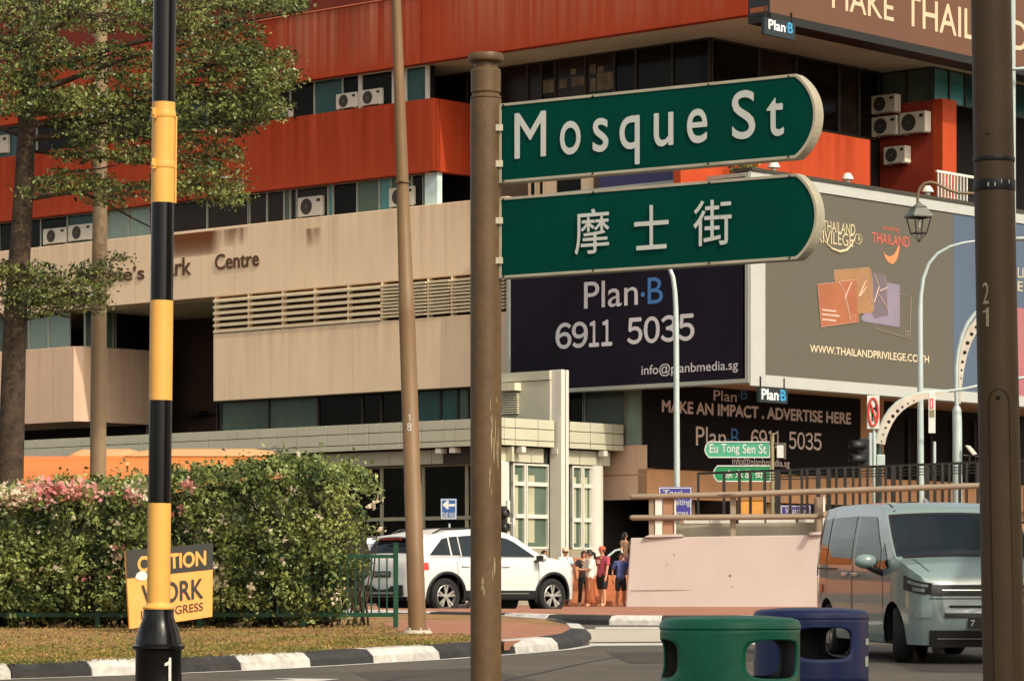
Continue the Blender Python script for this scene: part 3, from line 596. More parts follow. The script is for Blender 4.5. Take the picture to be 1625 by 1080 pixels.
# ------------------------------------------------------------------ AIR CONDITIONERS
def ac(label, pl, pa, pb, yt, yb, d, rot=None):
    q2 = pl.off(d); t0, t1 = q2.t(pa), q2.t(pb); z0_, z1_ = q2.z(pa, yb), q2.z(pa, yt); wd = t1 - t0; hh = z1_ - z0_
    c = q2.p((t0 + t1) / 2, z0_)
    r_ = thing('air_conditioner', label, 'air conditioner', c, 'air conditioner units on the shopping centre')
    def loc(mb, name, mt, **k):
        par = r_; mb.v = [(v[0] + c.x, v[1] + c.y, v[2] + c.z) for v in mb.v]; return mb.build(name, mt, par, **k)
    b = MB(); b.box(-wd / 2, wd / 2, 0, .38, .03, hh); b.box(-wd / 2 + .05, -wd / 2 + .12, -.02, .4, 0, .03); b.box(wd / 2 - .12, wd / 2 - .05, -.02, .4, 0, .03); loc(b, 'casing', M_ac, bevel=.015)
    g = MB(); rad = min(hh * .4, wd * .3); g.lathe([(rad, -.004), (rad, .002)], (-wd * .14, 0, hh * .52), 20, 0, 'y'); fan = loc(g, 'fan', M_acd)
    k = MB(); k.lathe([(rad * .25, -.012), (rad * .25, -.005)], (-wd * .14, 0, hh * .52), 12, 0, 'y')
    for i in range(3): rr = rad * (.5 + .22 * i); k.lathe([(rr, -.008), (rr + .012, -.012), (rr + .012, -.006), (rr, -.005)], (-wd * .14, 0, hh * .52), 20, 0, 'y', False)
    g2 = k; g2.v = [(v[0] + c.x, v[1] + c.y, v[2] + c.z) for v in g2.v]; g2.build('grille', M_acd if hh < .5 else mat('fan_guard', S(92, 86, 74), .6), fan)
    e = MB(); e.box(wd * .28, wd * .42, -.008, .0, hh * .72, hh * .86); loc(e, 'label_plate', M_trim)
    r_.rotation_euler = (0, 0, pl.rot()); return r_
AL = L0
ac('white outdoor unit left of the pair on the upper red ledge', AL, 533, 566, 150, 175, .02 - .4)
ac('white outdoor unit right of the pair on the upper red ledge', AL, 571, 605, 144, 170, .02 - .4)
ac('single white outdoor unit on the beige ledge above the louvres', AL, 472, 511, 314, 346, -.38)
ac('white outdoor unit half hidden behind the brown lamp post numbered 18', AL, 617, 656, 299, 330, -.38)
ac('outdoor unit on the beige ledge beside the tree trunk', AL, 68, 104, 364, 389, -.38)
ac('outdoor unit on the beige ledge just left of the pale pole', AL, 108, 145, 358, 384, -.38)
ac('white outdoor unit on the red ledge at the photo\'s left edge', AL, -20, 12, 218, 247, -.38)
ac('outdoor unit on the upper red ledge showing at the tree\'s right edge', AL, 445, 462, 173, 188, -.38)
ac('topmost beige outdoor unit of the stack by the dull red bay', LB, 1382, 1420, 153, 182, .5)
ac('beige outdoor unit directly under the topmost one of the stack', LB, 1383, 1422, 187, 218, .5)
ac('big beige outdoor unit on brackets right of the stack of two', LB, 1427, 1468, 180, 214, .42)
ac('lowest small outdoor unit on a bracket of the dull red bay', LB, 1402, 1436, 234, 262, .42)

# ------------------------------------------------------------------ BILLBOARDS
def plan_b(mb, pl, px, d, off, ext=0):                   # px: (a,b,yt,yb) for Plan, dot centre, (a,b,yt,yb) for B
    tpx(mb, pl, 'Plan', *px[0], d, off, 0, ext)
    q2 = pl.off(d); x, y, r_ = px[1]; cen = q2.p(q2.t(x), q2.z(x, y)); rr = r_ / F * cen.y
    mb.add([cen + (pl.u * (rr * math.cos(a * PI / 6))).to_3d() + Vector((0, 0, rr * math.sin(a * PI / 6))) for a in range(12)], [tuple(range(12))], 1)
    tpx(mb, pl, 'B', *px[2], d, off, 1, ext)
zb1b = BB1.z(1183, 607); zb1t = BB1.z(1181, 274)
b1 = thing('billboard', 'purple-black billboard with a white phone number, facing left above the entrance pavilion', 'billboard', BB1.p(tc - 5, zb1b))
m = MB(); fb(m, BB1, 811, 1179, zb1b + .12, zb1t - .12, -.6, 0); m.build('panel', M_purple, b1)
m = MB(); ta, tb = BB1.t(805), tc - .02
for A in ((ta, ta + .14, zb1b, zb1t), (tb - .14, tb, zb1b, zb1t)): pbox(m, BB1, *A, -.62, .05)
for A in ((ta + .14, tb - .14, zb1b, zb1b + .13), (ta + .14, tb - .14, zb1t - .13, zb1t)): pbox(m, BB1, *A, -.62, .06)
m.build('frame', M_alu, b1)
m = MB(); plan_b(m, BB1, [(927, 1012, 448, 490), (1020, 467, 4.2), (1028, 1052, 441, 482)], .012, .004)

for chh, pa, pb in zip('６９１１５０３５', (882.5, 908.5, 935, 955, 996, 1022.5, 1049.5, 1077), (906, 932, 950, 971, 1018.5, 1046, 1072.5, 1101)): q2 = BB1.off(.012); ptext(m, BB1, chh, q2.t(pa), q2.t(pb), q2.z(882, 553), q2.z(882, 514), .012, .022)
tpx(m, BB1, 'info@planbmedia.sg', 1018, 1171, 579, 599, .012, .004)
m.build('lettering', [M_ltext, M_blueL], b1, recalc=False)
# purple sign behind
m = MB(); q2 = L0.off(-1.2); pbox(m, L0, q2.t(951), q2.t(1112), zb1t - .4, zb1t + .75, -1.5, -1.2)
ob = m.build('wall_sign', M_navy, base=L0.p(q2.t(1030), zb1t - .4, -1.3)); tag(ob, 'plain purple signboard showing in the gap between the two green street signs', 'sign')
b2 = thing('billboard', 'wide taupe billboard with overlapping orange and lilac cards in a white frame', 'billboard', R0.p(8, zbbb))
zt2 = R0.z(1297, 288); zi0 = R0.z(1215, 595); zi1 = R0.z(1297, 305); tin = R0.t(1213); t15 = R0.t(1513); tE = R0.t(1900)
m = MB(); pbox(m, R0, tin, t15, zi0, zi1, -.6, 0); m.build('panel', M_taupe, b2)
m = MB(); pbox(m, R0, t15 + .003, tE, zi0, zi1, -.6, .002); m.build('panel', mat('blue_poster', S(76, 90, 108), .6, var=.08, scale=.2), b2)
m = MB(); pbox(m, R0, R0.t(1600), tE, R0.z(1615, 640), R0.z(1615, 488), .003, .01); m.build('panel', mat('pink_poster', S(158, 98, 102), .6, var=.12, scale=.3), b2)
m = MB(); pbox(m, R0, -.01, tin, zbbb, zt2, -.03, .04); pbox(m, R0, tin, tE, zbbb, zi0, -.62, .05); pbox(m, R0, tin, tE, zi1, zt2, -.62, .05); m.build('frame', mat('white_frame', S(170, 172, 166), .6, var=.04), b2)
m = MB(); pbox(m, R0, 0, tE, zt2 + .003, zt2 + .12, -.7, .09); m.build('top_rail', M_joint, b2)
m = MB(); d_ = .012
def T(s, a, b, yt, yb, off=0.004, mi=0): tpx(m, R0, s, a, b, yt, yb, d_, off, mi)
T('THAILAND', 1306, 1357, 349, 366, 0.002); T('PRIVILEGE', 1289, 1354, 363, 383, 0.002); T('amazing', 1400, 1427, 357, 366, 0, 1); T('THAILAND', 1383.5, 1443, 368, 384, .01, 1)
T('WWW.THAILANDPRIVILEGE.CO.TH', 1285.5, 1474, 546.5, 558.5, .004, 2)
T('LIV', 1615, 1634, 424, 440, .002, 0); T('EI', 1615, 1627, 446, 461, .002, 0)
m.build('lettering', [mat('gold_print', S(190, 176, 140), .6), mat('red_print', S(186, 92, 76), .6), mat('cream_print', S(226, 204, 170), .6)], b2, recalc=False)
m = MB(); q2 = R0.off(.015)
def Rp(x, y): return q2.p(q2.t(x), q2.z(x, y))
arc = [(1305, 377), (1311, 386), (1320, 394.5), (1332, 399.5), (1343, 397), (1351, 389), (1357, 377)]
m.tube([Rp(*a) for a in arc], [.02, .03, .045, .055, .045, .03, .02], 6)
for a in (-60, -25, 10, 45, 80): 
    c_ = Rp(1362, 380); e_ = [c_ + (R0.u * (.16 * math.cos(R(a) + .0) * s_ - 0)).to_3d() + Vector((0, 0, .2 * math.sin(R(a)) * s_)) for s_ in (0, .5, 1)]; m.tube(e_, .012, 5)
m.tube([Rp(1362 + 6 * math.cos(a * PI / 7), 379 + 8 * math.sin(a * PI / 7)) for a in range(15)], .013, 5)
m.build('emblem', mat('gold_print', S(190, 176, 140), .6), b2)
m = MB(); poly_on(m, R0, [(1402, 398), (1405, 404), (1412, 407), (1419, 404), (1423, 397), (1425, 391), (1428, 390), (1426, 402), (1423, 412), (1417, 419), (1410, 416), (1405, 409)], .014); m.build('emblem', mat('orange_print', S(226, 128, 84), .6), b2)
cards = [('lilac', [(1366, 505), (1371, 510), (1428, 519), (1428, 452), (1408, 448), (1390, 470)], S(128, 118, 134), .012), ('mauve', [(1384, 433), (1404, 434.5), (1407, 442), (1410, 500), (1388, 505), (1384, 497)], S(104, 92, 100), .016), ('gold', [(1323.5, 429), (1380, 424), (1383, 428), (1386, 492), (1384, 496), (1328, 500)], S(148, 110, 76), .020), ('orange', [(1297, 451), (1356, 444), (1359, 446), (1363, 510), (1360, 512), (1303, 519)], S(152, 92, 62), .024)]
for nm, pts, col, d2 in cards:
    m = MB(); poly_on(m, R0, pts, d2, .003); cd = m.build('printed_card', mat('print_' + nm, col, .5, var=.12, scale=.7), b2)
m = MB(); q2 = R0.off(.028)
def ln(pts, r_=.014): m.tube([Rp(*a) for a in pts], r_, 5)
for pts in ([(1297, 451), (1356, 444), (1363, 510), (1303, 519), (1297, 451)], [(1323, 444), (1323.5, 429), (1380, 424), (1384, 440), (1386, 492)], [(1428, 466), (1446, 471), (1444, 537), (1389, 521), (1388, 512)], [(1386, 434), (1404, 434), (1410, 500)], [(1352, 500), (1352, 510), (1357, 510), (1358, 500), (1352, 500)], [(1378, 480), (1378, 489), (1383, 489), (1384, 480), (1378, 480)], [(1437, 525), (1437, 532), (1441, 533), (1442, 525), (1437, 525)]): ln(pts, .007)
m.build('card_outline', mat('pale_print', S(196, 168, 150), .6), b2)
m = MB(); q2 = R0.off(.026)
for pts in ([(1331, 448), (1340, 463), (1344, 480), (1350, 508)], [(1352, 447), (1345, 462), (1341, 475)], [(1363, 470), (1374, 445), (1366, 428)], [(1364, 470), (1375, 455), (1384, 478)], [(1387, 480), (1395, 455), (1388, 436)], [(1394, 466), (1408, 490)], [(1396, 462), (1408, 456)]): ln(pts, .02)
for y in (491, 498, 506): 
    q3 = R0.off(.028); pbox(m, R0, q3.t(1304.5), q3.t(1327 if y != 498 else 1332), q3.z(1305, y + 1.6), q3.z(1305, y - 1), .027, .03)
m.build('card_print', mat('pale_print', S(196, 168, 150), .6), b2)
# roof vents along the top of that billboard
def vent(px, pl, label):
    q2 = R0.off(-.3); c = q2.p(q2.t(px), zt2 + .12)
    v = thing('roof_vent', label, 'vent', c, 'white mushroom vents along the taupe billboard\'s top')
    k = c.y / F; mm = MB(); mm.lathe([(4 * k, 0), (4.4 * k, 9 * k)], c, 16); mm.build('stem', M_white, v, smooth=40)
    mm = MB(); mm.lathe([(10 * k, 8 * k), (9.6 * k, 10 * k), (7 * k, 15 * k), (4.5 * k, 18 * k), (0, 18.5 * k)], c, 18); mm.build('cap', M_white, v, smooth=40)
vent(1228, 0, 'white mushroom vent peeping between the two green street signs'); vent(1345, 0, 'white mushroom vent below the orange-red parapet, left of the street lantern'); vent(1472, 0, 'white mushroom vent just right of the lantern arm')
# poster under the billboards
b3 = thing('poster_board', 'black poster board in pinkish capitals under the corner of the two billboards', 'poster', RU.p(3, zpb))
m = MB(); pbox(m, RU, .0, tur - .02, zpb, zpt, .01, .12); m.build('panel', M_poster, b3)
m = MB(); plan_b(m, RU, [(1132.5, 1169, 618.5, 635), (1172.5, 627, 1.6), (1175.5, 1186, 615.5, 633)], .13, .004)
tpx(m, RU, 'MAKE AN IMPACT . ADVERTISE HERE', 1051, 1350, 634.5, 653, .13, .035)
plan_b(m, RU, [(1104.5, 1152, 676, 706.5), (1155.5, 697, 2.0), (1160, 1173, 679, 708)], .13, .0)

for chh, pa, pb in zip('６９１１５０３５', (1192, 1205, 1219, 1230, 1252, 1265.5, 1278.5, 1291.5), (1203.5, 1217, 1227, 1238.5, 1263.5, 1277, 1290, 1303.5)): q2 = RU.off(.13); ptext(m, RU, chh, q2.t(pa), q2.t(pb), q2.z(1192, 708), q2.z(1192, 681), .13, .014)
tpx(m, RU, 'info@planbmedia.sg', 1162, 1253, 724, 740, .13, .004)
m.build('lettering', [M_pinkgrey, M_blueL], b3, recalc=False)
# two small hanging signs
def hang(label, pl, a, b, yt, yb, d, txt):
    q2 = pl.off(d); t0, t1 = q2.t(a), q2.t(b); z0_, z1_ = q2.z(a, yb), q2.z(a, yt)
    r_ = thing('hanging_sign', label, 'sign', q2.p((t0 + t1) / 2, z1_), 'small dark hanging signs')
    m = MB(); pbox(m, pl, t0, t1, z0_, z1_, d - .12, d); m.build('panel', mat('dark_slate', S(36, 46, 48), .4), r_)
    m = MB(); plan_b(m, pl, txt, d + .012, .02); m.build('lettering', [mat('bright_white', S(240, 238, 234), .5), mat('bright_blue', S(60, 150, 200), .5)], r_, recalc=False)
    m = MB()
    for tt in (t0 + .1, t1 - .14): pbox(m, pl, tt, tt + .04, z1_, z1_ + .35, d - .08, d - .04)
    m.build('bracket', M_black, r_)
hang('small slate sign hanging under the tip of the taupe billboard\'s corner', R0, 1205.5, 1250, 613.5, 637, .12, [(1209, 1235, 616.5, 633), (1237, 627, 1.5), (1239, 1247, 618.5, 635)])
# top right billboard
R3 = R1.off(.9); z3b = R3.z(1225, 20.5); z3k = R3.z(1225, 34)
b4 = thing('billboard', 'brown billboard with cream capitals at the top right, above a dark soffit edge', 'billboard', R3.p(6, z3k))
m = MB(); pbox(m, R3, .0, R3.t(1900), z3b, z3b + 5, -.3, 0); m.build('panel', M_brownad, b4)
m = MB(); pbox(m, R3, 0, R3.t(1900), z3k, z3b - .003, -.9, .04); m.build('lower_edge', M_black, b4)
m = MB(); LE = Pl(R3.p(0, 0).xy, uL, nL); pbox(m, LE, -.88, -.02, z3b - .05, z3b + 5, -.5, .01); m.build('end_panel', mat('slate_end', S(40, 44, 48), .5), b4)
m = MB(); pbox(m, LE, -.8, -.1, z3b + .05, z3b + .22, -.1, .02); m.build('end_strip', mat('orange_strip', S(150, 84, 44), .6), b4)
m = MB(); tpx(m, R3, 'MAKE', 1320.5, 1418, -30, 12, .012, .006); tpx(m, R3, 'THAILAND', 1437, 1630, -9, 39, .012, .006); m.build('lettering', M_cream, b4, recalc=False)
hang('small slate sign hanging under the left end of the brown billboard', R3, 1213, 1262, 27, 54, .1, [(1220, 1246, 31, 46), (1248.5, 43, 1.6), (1250.5, 1258, 36, 52)])

# ------------------------------------------------------------------ white railing on the far ledge
rl = thing('balcony_railing', 'white barred railing on the ledge right of the lantern', 'railing', RBy.p(1, zt2 + .2, .5))
m = MB(); q2 = RBy.off(.6); 
for i in range(10): tt = q2.t(1487) + i * .2; pbox(m, q2, tt, tt + .05, q2.z(1487, 318), q2.z(1487, 274), 0, .05)
m.build('bar_panel', M_white, rl)
m = MB(); pbox(m, q2, q2.t(1485), q2.t(1485) + 2.4, q2.z(1487, 274), q2.z(1487, 270), -.01, .06); m.build('top_rail', M_white, rl)
# potted clutter on the ledge
def bush(name, label, c, r, n, size, mt, cat='plant'):
    pts = np.array(c) + rng.normal(size=(n, 3)) * np.array(r) * .5; o = leaves(name, pts, size, mt); tag(o, label, cat); return o
def leaves(name, pts, size, mt, parent=None, up=.6, base=None, aspect=.5, jitter=.35):
    n = len(pts); nrm = rng.normal(size=(n, 3)); nrm[:, 2] += up; nrm /= np.linalg.norm(nrm, axis=1)[:, None]
    a = rng.normal(size=(n, 3)); a -= nrm * (a * nrm).sum(1)[:, None]; a /= np.linalg.norm(a, axis=1)[:, None]; b = np.cross(nrm, a)
    s_ = size * (1 + jitter * rng.normal(size=(n, 1))).clip(.4, 1.8)
    v = np.stack([pts - a * s_ * .5, pts + b * s_ * aspect * .5 + nrm * s_ * .08 - a * s_ * .05, pts + a * s_ * .5, pts - b * s_ * aspect * .5 + nrm * s_ * .08 - a * s_ * .05], 1).reshape(-1, 3)
    off = np.array(wloc(parent)) if parent is not None else (np.array(base) if base is not None else pts.mean(0)); v = v - off
    me = bpy.data.meshes.new(name); me.vertices.add(4 * n); me.vertices.foreach_set('co', v.ravel().astype(np.float32))
    me.loops.add(4 * n); me.loops.foreach_set('vertex_index', np.arange(4 * n, dtype=np.int32)); me.polygons.add(n); me.polygons.foreach_set('loop_start', np.arange(0, 4 * n, 4, dtype=np.int32))
    me.update(calc_edges=True); me.materials.append(mt)
    o = bpy.data.objects.new(name, me); COL.objects.link(o)
    if parent is not None: o.parent = parent
    else: o.location = off
    return o
L_tree = leafmat('tree_leaf', S(26, 42, 20), S(132, 140, 76), .33, .14)
L_hedge = leafmat('hedge_leaf', S(32, 54, 26), S(150, 160, 90), .42, .16)
L_pink = leafmat('pink_bract', S(204, 116, 122), S(236, 184, 170), .6, .35)
L_white = leafmat('white_bract', S(220, 200, 170), S(240, 228, 204), .6, .35)
L_grass = leafmat('grass_blade', S(104, 106, 44), S(176, 138, 82), .6, .2)
bush('potted_plant', 'small yellow-green plant on the ledge between the two green street signs', RP.p(RP.t(1165), RP.z(1165, 272), .4), (.5, .5, .35), 260, .16, L_hedge)

# ================================================================== TREE, HEDGE, VERGE
tree = thing('street_tree', 'tall tree with layered dark green sprays and a brown trunk behind the flowering hedge', 'tree', gp(12, 972, .15))
TY = 52.0; tz = G(TY) + .1
m = MB()
tp = [P(8, 985, TY), P(14, 860, TY), P(16, 770, TY), P(20, 640, TY), P(24, 500, TY), P(33, 380, TY), P(40, 260, TY), P(44, 150, TY), P(52, 60, TY), P(50, -60, TY), P(56, -200, TY)]
m.tube(tp, [.28, .235, .215, .20, .185, .17, .15, .14, .12, .10, .07], 14)
rngb = random.Random(3)
def limb(px0, py0, px1, py1, r0, dY=0, sag=6, n=6):
    pts = []; rs = []
    for i in range(n + 1):
        f = i / n; pts.append(P(px0 + (px1 - px0) * f + rngb.uniform(-2, 2), py0 + (py1 - py0) * f - sag * math.sin(PI * f) + rngb.uniform(-3, 3), TY + dY * f)); rs.append(max(r0 * (1 - f * .8), .012))
    m.tube(pts, rs, 7)
for a in [(44, 220, 235, 225, .06, -.6), (44, 216, -60, 200, .05, .4), (28, 505, 112, 505, .05, .3), (26, 515, -50, 480, .045, -.4), (30, 480, 165, 420, .03, -.5), (40, 280, 240, 358, .045, .5), (38, 320, 320, 290, .04, -.5), (44, 180, 420, 150, .06, .6), (46, 150, 330, 60, .055, -.8), (48, 110, 470, 20, .055, .5), (50, 70, 230, -40, .05, 0), (50, 90, -80, 30, .05, .3), (42, 240, 400, 290, .03, 1.0), (46, 140, -60, 110, .04, .2), (40, 300, 180, 262, .03, .6), (50, 60, 180, 20, .04, 1.2), (44, 200, 300, 200, .045, 1.4)]: limb(*a)
m.build('trunk', M_bark, tree, smooth=60)
clus = [(60, 15, 95, 32, 1.1), (180, 25, 115, 30, 1.0), (300, 12, 125, 22, .9), (430, 4, 60, 12, .5), (40, 70, 60, 30, .8), (30, 120, 60, 22, .7), (180, 95, 110, 28, 1.0), (330, 55, 90, 28, .9), (400, 92, 70, 20, .7), (340, 100, 90, 26, .9), (430, 125, 42, 22, .55), (340, 145, 105, 26, 1.0), (215, 150, 110, 30, 1.1), (110, 165, 100, 26, 1.0), (45, 160, 70, 26, .7), (410, 172, 55, 20, .55), (330, 195, 85, 26, .85), (190, 205, 105, 22, .8), (300, 245, 85, 26, .8), (215, 245, 60, 16, .4), (330, 288, 58, 28, .65), (265, 300, 40, 22, .4), (125, 240, 50, 16, .3), (115, 285, 60, 14, .35), (175, 305, 55, 20, .45), (70, 300, 40, 12, .2), (365, 310, 32, 18, .25), (455, 12, 30, 8, .2)]
cl2 = [(30, 440, 62, 26, .65), (95, 458, 78, 28, .9), (150, 432, 42, 18, .32), (60, 480, 62, 24, .7), (128, 482, 42, 16, .3), (0, 425, 40, 14, .3), (190, 410, 24, 5, .06)]
def spray(cl, per, dep):
    P_ = []
    for cx, cy, rx, ry, w_ in cl:
        nt_ = int(per * w_)
        for _ in range(nt_):
            while True:
                u_, v_ = rngb.uniform(-1, 1), rngb.uniform(-1, 1)
                if u_ * u_ + v_ * v_ < 1: break
            c = P(cx + u_ * rx, cy + v_ * ry * (1.0) + 4 * math.sin(u_ * 9 + cx), TY + rngb.gauss(0, dep))
            k = rngb.randint(5, 13); q = rng.normal(size=(k, 3)) * np.array([.085, .085, .026]) + np.array(c); P_.append(q)
    return np.concatenate(P_)
pts = np.concatenate([spray(clus, 310, .95), spray(cl2, 230, .5)])
leaves('crown', pts, .062, L_tree, tree, up=.9, aspect=.5)
m = MB()
for cx, cy, rx, ry, w_ in clus + cl2:
    for k in range(int(7 * w_) + 1):
        a = P(cx + rngb.uniform(-1, 0) * rx * .6, cy + rngb.uniform(-.4, .6) * ry, TY + rngb.gauss(0, .5)); b = P(cx + rngb.uniform(.1, 1) * rx, cy + rngb.uniform(-.7, .7) * ry, TY + rngb.gauss(0, .6)); m.tube([a, (a + b) / 2 + Vector((0, 0, rngb.uniform(-.06, .06))), b], [.014, .01, .004], 5, caps=False)
m.build('twig', M_bark, tree)
# hedge
HY0, HY1 = 46.2, 48.6
hedge = thing('flowering_hedge', 'long clipped hedge with white and pink flowers behind the low green fence', 'hedge', Vector((-4.5, 47.4, G(47.4) + .14)))
from mathutils import noise as NZ
def htop(px): 
    return np.interp(px, [-60, 0, 100, 150, 250, 330, 430, 500, 560, 595, 610], [778, 780, 782, 772, 768, 752, 742, 738, 748, 775, 830])
hp = []
def hpoint(n, front):
    out = []
    from mathutils import noise as NZ
    for _ in range(n):
        px = rngb.uniform(-70, 604); yt = htop(px) + 5 * math.sin(px * .11) + 5 * math.sin(px * .037 + 1) + 9 * NZ.noise(Vector((px * .06, 2, 5)))
        if front == 0: py = yt + (982 - yt) * rngb.random(); Y = HY0 - (.42 if px < 545 and py < 957 else 0) + .10 + .40 * NZ.noise(Vector((px * .045, py * .06, 1))) + rngb.gauss(0, .10)
        elif front == 1: py = yt + rngb.gauss(0, 5); Y = rngb.uniform(HY0, HY1)
        else: py = yt + (982 - yt) * rngb.random(); Y = rngb.uniform(HY0 + .2, HY1)
        if front == 0 and NZ.noise(Vector((px * .045, py * .06, 3))) + .5 * NZ.noise(Vector((px * .13, py * .15, 7))) < -.07: continue
        if py > 930 and px > 545 and rngb.random() < .6: continue
        lim = 604 - 26 * abs(math.sin(py * .045)) - (18 if py > 900 else 0) - (rngb.random() ** 2) * 26
        if px > lim: continue
        out.append(P(px, py, Y))
    return out
tufts = hpoint(7600, 0) + hpoint(2300, 1) + hpoint(1200, 2)
pts = np.concatenate([np.array(t_) + rng.normal(size=(rngb.randint(3, 8), 3)) * np.array([.07, .06, .06]) for t_ in tufts])
leaves('foliage', pts, .060, L_hedge, hedge, up=.5, aspect=.62)
sp = []                                                  # stray shoots
for _ in range(150):
    px = rngb.uniform(140, 604); b_ = P(px, htop(px) + 5, rngb.uniform(46.4, 47.5)); k = rngb.uniform(.1, .42) * rngb.random() + .08
    for j in range(8): sp.append(np.array(b_) + np.array([rngb.gauss(0, .05), rngb.gauss(0, .04), k * j / 8]))
leaves('shoot', np.array(sp), .07, L_hedge, hedge, up=.3, aspect=.55)
m = MB(); 
for i in range(90):
    px = rngb.uniform(-60, 590); Y = rngb.uniform(46.6, 48.2); a = Vector(((px - CX) / F * Y, Y, G(Y) + .12)); b = a + Vector((rngb.uniform(-.3, .3), rngb.uniform(-.2, .2), rngb.uniform(.9, 1.6))); m.tube([a, (a + b) / 2 + Vector((rngb.uniform(-.1, .1), 0, 0)), b], [.02, .014, .006], 5, caps=False)
m.build('stem', M_bark, hedge)
m = MB()                                                 # dark sheet whose colour stands for the shade inside the hedge
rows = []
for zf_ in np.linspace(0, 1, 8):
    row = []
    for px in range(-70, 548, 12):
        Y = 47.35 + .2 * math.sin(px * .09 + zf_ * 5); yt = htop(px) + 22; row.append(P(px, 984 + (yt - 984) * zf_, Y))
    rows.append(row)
m.grid(rows); o = m.build('inner_shade', mat('hedge_shade', S(40, 40, 22), .95, var=.5, scale=6), hedge); sm = o.modifiers.new('s', 'SOLIDIFY'); sm.thickness = .5; sm.offset = -1
def flowers(spec, mt):
    q = []
    for px, py, rx, ry, n in spec:
        for _ in range(n):
            c = np.array(P(px + rngb.gauss(0, rx), py + rngb.gauss(0, ry), HY0 - .42 + rngb.gauss(0, .06))); q.append(c + rng.normal(size=(5, 3)) * .035)
    return leaves('blossom', np.concatenate(q), .066, mt, hedge, up=.2, aspect=.8)
flowers([(118, 775, 24, 6, 60), (75, 788, 8, 6, 18), (145, 783, 8, 6, 20), (208, 790, 8, 8, 10), (297, 768, 6, 4, 9), (50, 795, 25, 4, 12), (132, 915, 5, 4, 4), (22, 802, 6, 3, 6), (290, 808, 6, 4, 5), (175, 890, 6, 20, 4), (60, 770, 18, 4, 14)], L_pink)
flowers([(25, 785, 16, 9, 46), (12, 800, 10, 5, 16), (62, 782, 10, 7, 22), (218, 775, 10, 10, 12), (183, 878, 5, 6, 8), (188, 835, 3, 3, 3), (345, 905, 6, 25, 16), (400, 935, 4, 4, 5), (470, 845, 60, 50, 16), (530, 940, 8, 8, 6), (100, 850, 60, 40, 10), (300, 880, 40, 50, 10), (595, 800, 4, 4, 3)], L_white)
# grass and litter on the verge
gpts = []
for _ in range(42000):
    px, py = rngb.uniform(-120, 745), rngb.uniform(986, 1062); lim = np.interp(px, [-120, 0, 385, 595, 700, 745], [1060, 1054, 1040, 1027, 1021, 1016]); lo = np.interp(px, [-120, 600, 640, 745], [984, 986, 1002, 1006])
    if py > lim or py < lo: continue
    dens = .25 + .75 * ((py - lo) / (lim - lo)) ** 1.5
    if rngb.random() > dens: continue
    q = gp(px, py, .16); gpts.append(q + Vector((0, 0, rngb.uniform(0, .03))))
g = leaves('verge_grass', np.array(gpts), .036, L_grass, None, up=.5, aspect=.34); tag(g, 'short dry grass and leaf litter on the verge', 'grass', None, 'stuff')
gp2 = []
for _ in range(16000):
    px = rngb.uniform(-120, 745); lim = np.interp(px, [-120, 0, 385, 595, 700, 745], [1060, 1054, 1040, 1027, 1021, 1016]); py = lim - abs(rngb.gauss(0, 1)) * 17
    if py < np.interp(px, [-120, 600, 640, 745], [992, 994, 1006, 1010]) or rngb.random() > .55 + .8 * math.sin(px * .03) * math.sin(py * .3 + px * .013): continue
    gp2.append(gp(px, py, .16) + Vector((0, 0, rngb.uniform(0, .025))))
g = leaves('verge_grass', np.array(gp2), .036, leafmat('green_blade', S(82, 96, 40), S(134, 136, 62), .6, .2), None, up=.3, aspect=.3); tag(g, 'greener grass growing along the kerb edge of the verge', 'grass', None, 'stuff')
m = MB()
for i, (px, py, a, b, c) in enumerate([(337, 988, .55, .25, .10), (375, 986, .5, .2, .09), (352, 991, .3, .2, .07)]):
    q = gp(px, py, .14); m2 = MB(); m2.box(q.x - a / 2, q.x + a / 2, q.y - b / 2, q.y + b / 2, q.z, q.z + c); o = m2.build('stone_slab', M_conc, base=q, bevel=.03)
    tag(o, ['pale stone slab on the verge just right of the caution board', 'pale stone slab on the verge farthest right of the caution board', 'small stone slab on the verge in front of two bigger slabs'][i], 'stone', 'stone slabs on the verge')
# ------------------------------------------------------------------ low green fence
fn = thing('green_fence', 'low green metal railing fence half swallowed by the hedge', 'fence', gp(628, 990, .15)); FY = 46.15
def fpx(px, z): return Vector(((px - CX) / F * FY, FY, G(FY) + .13 + z))
for px in (-20, 155, 318, 482, 628):
    m = MB(); a = fpx(px, 0); m.box(a.x - .035, a.x + .035, FY - .035, FY + .035, a.z - .1, a.z + 1.2); m.box(a.x - .042, a.x + .042, FY - .042, FY + .042, a.z + 1.2, a.z + 1.215); m.build('post', M_fgreen, fn, bevel=.006)
for z_, h_ in ((.17, .06), (1.0, .05)):
    m = MB(); a, b = fpx(-60, z_), fpx(628, z_); m.box(a.x, b.x - .036, FY - .02, FY + .02, a.z, a.z + h_); m.build('rail', M_fgreen, fn)
px = 614
while px > 330:
    m = MB(); a = fpx(px, .17); m.box(a.x - .011, a.x + .011, FY - .011, FY + .011, a.z + .061, a.z + .829); m.build('bar', M_fgreen, fn); px -= 12.4
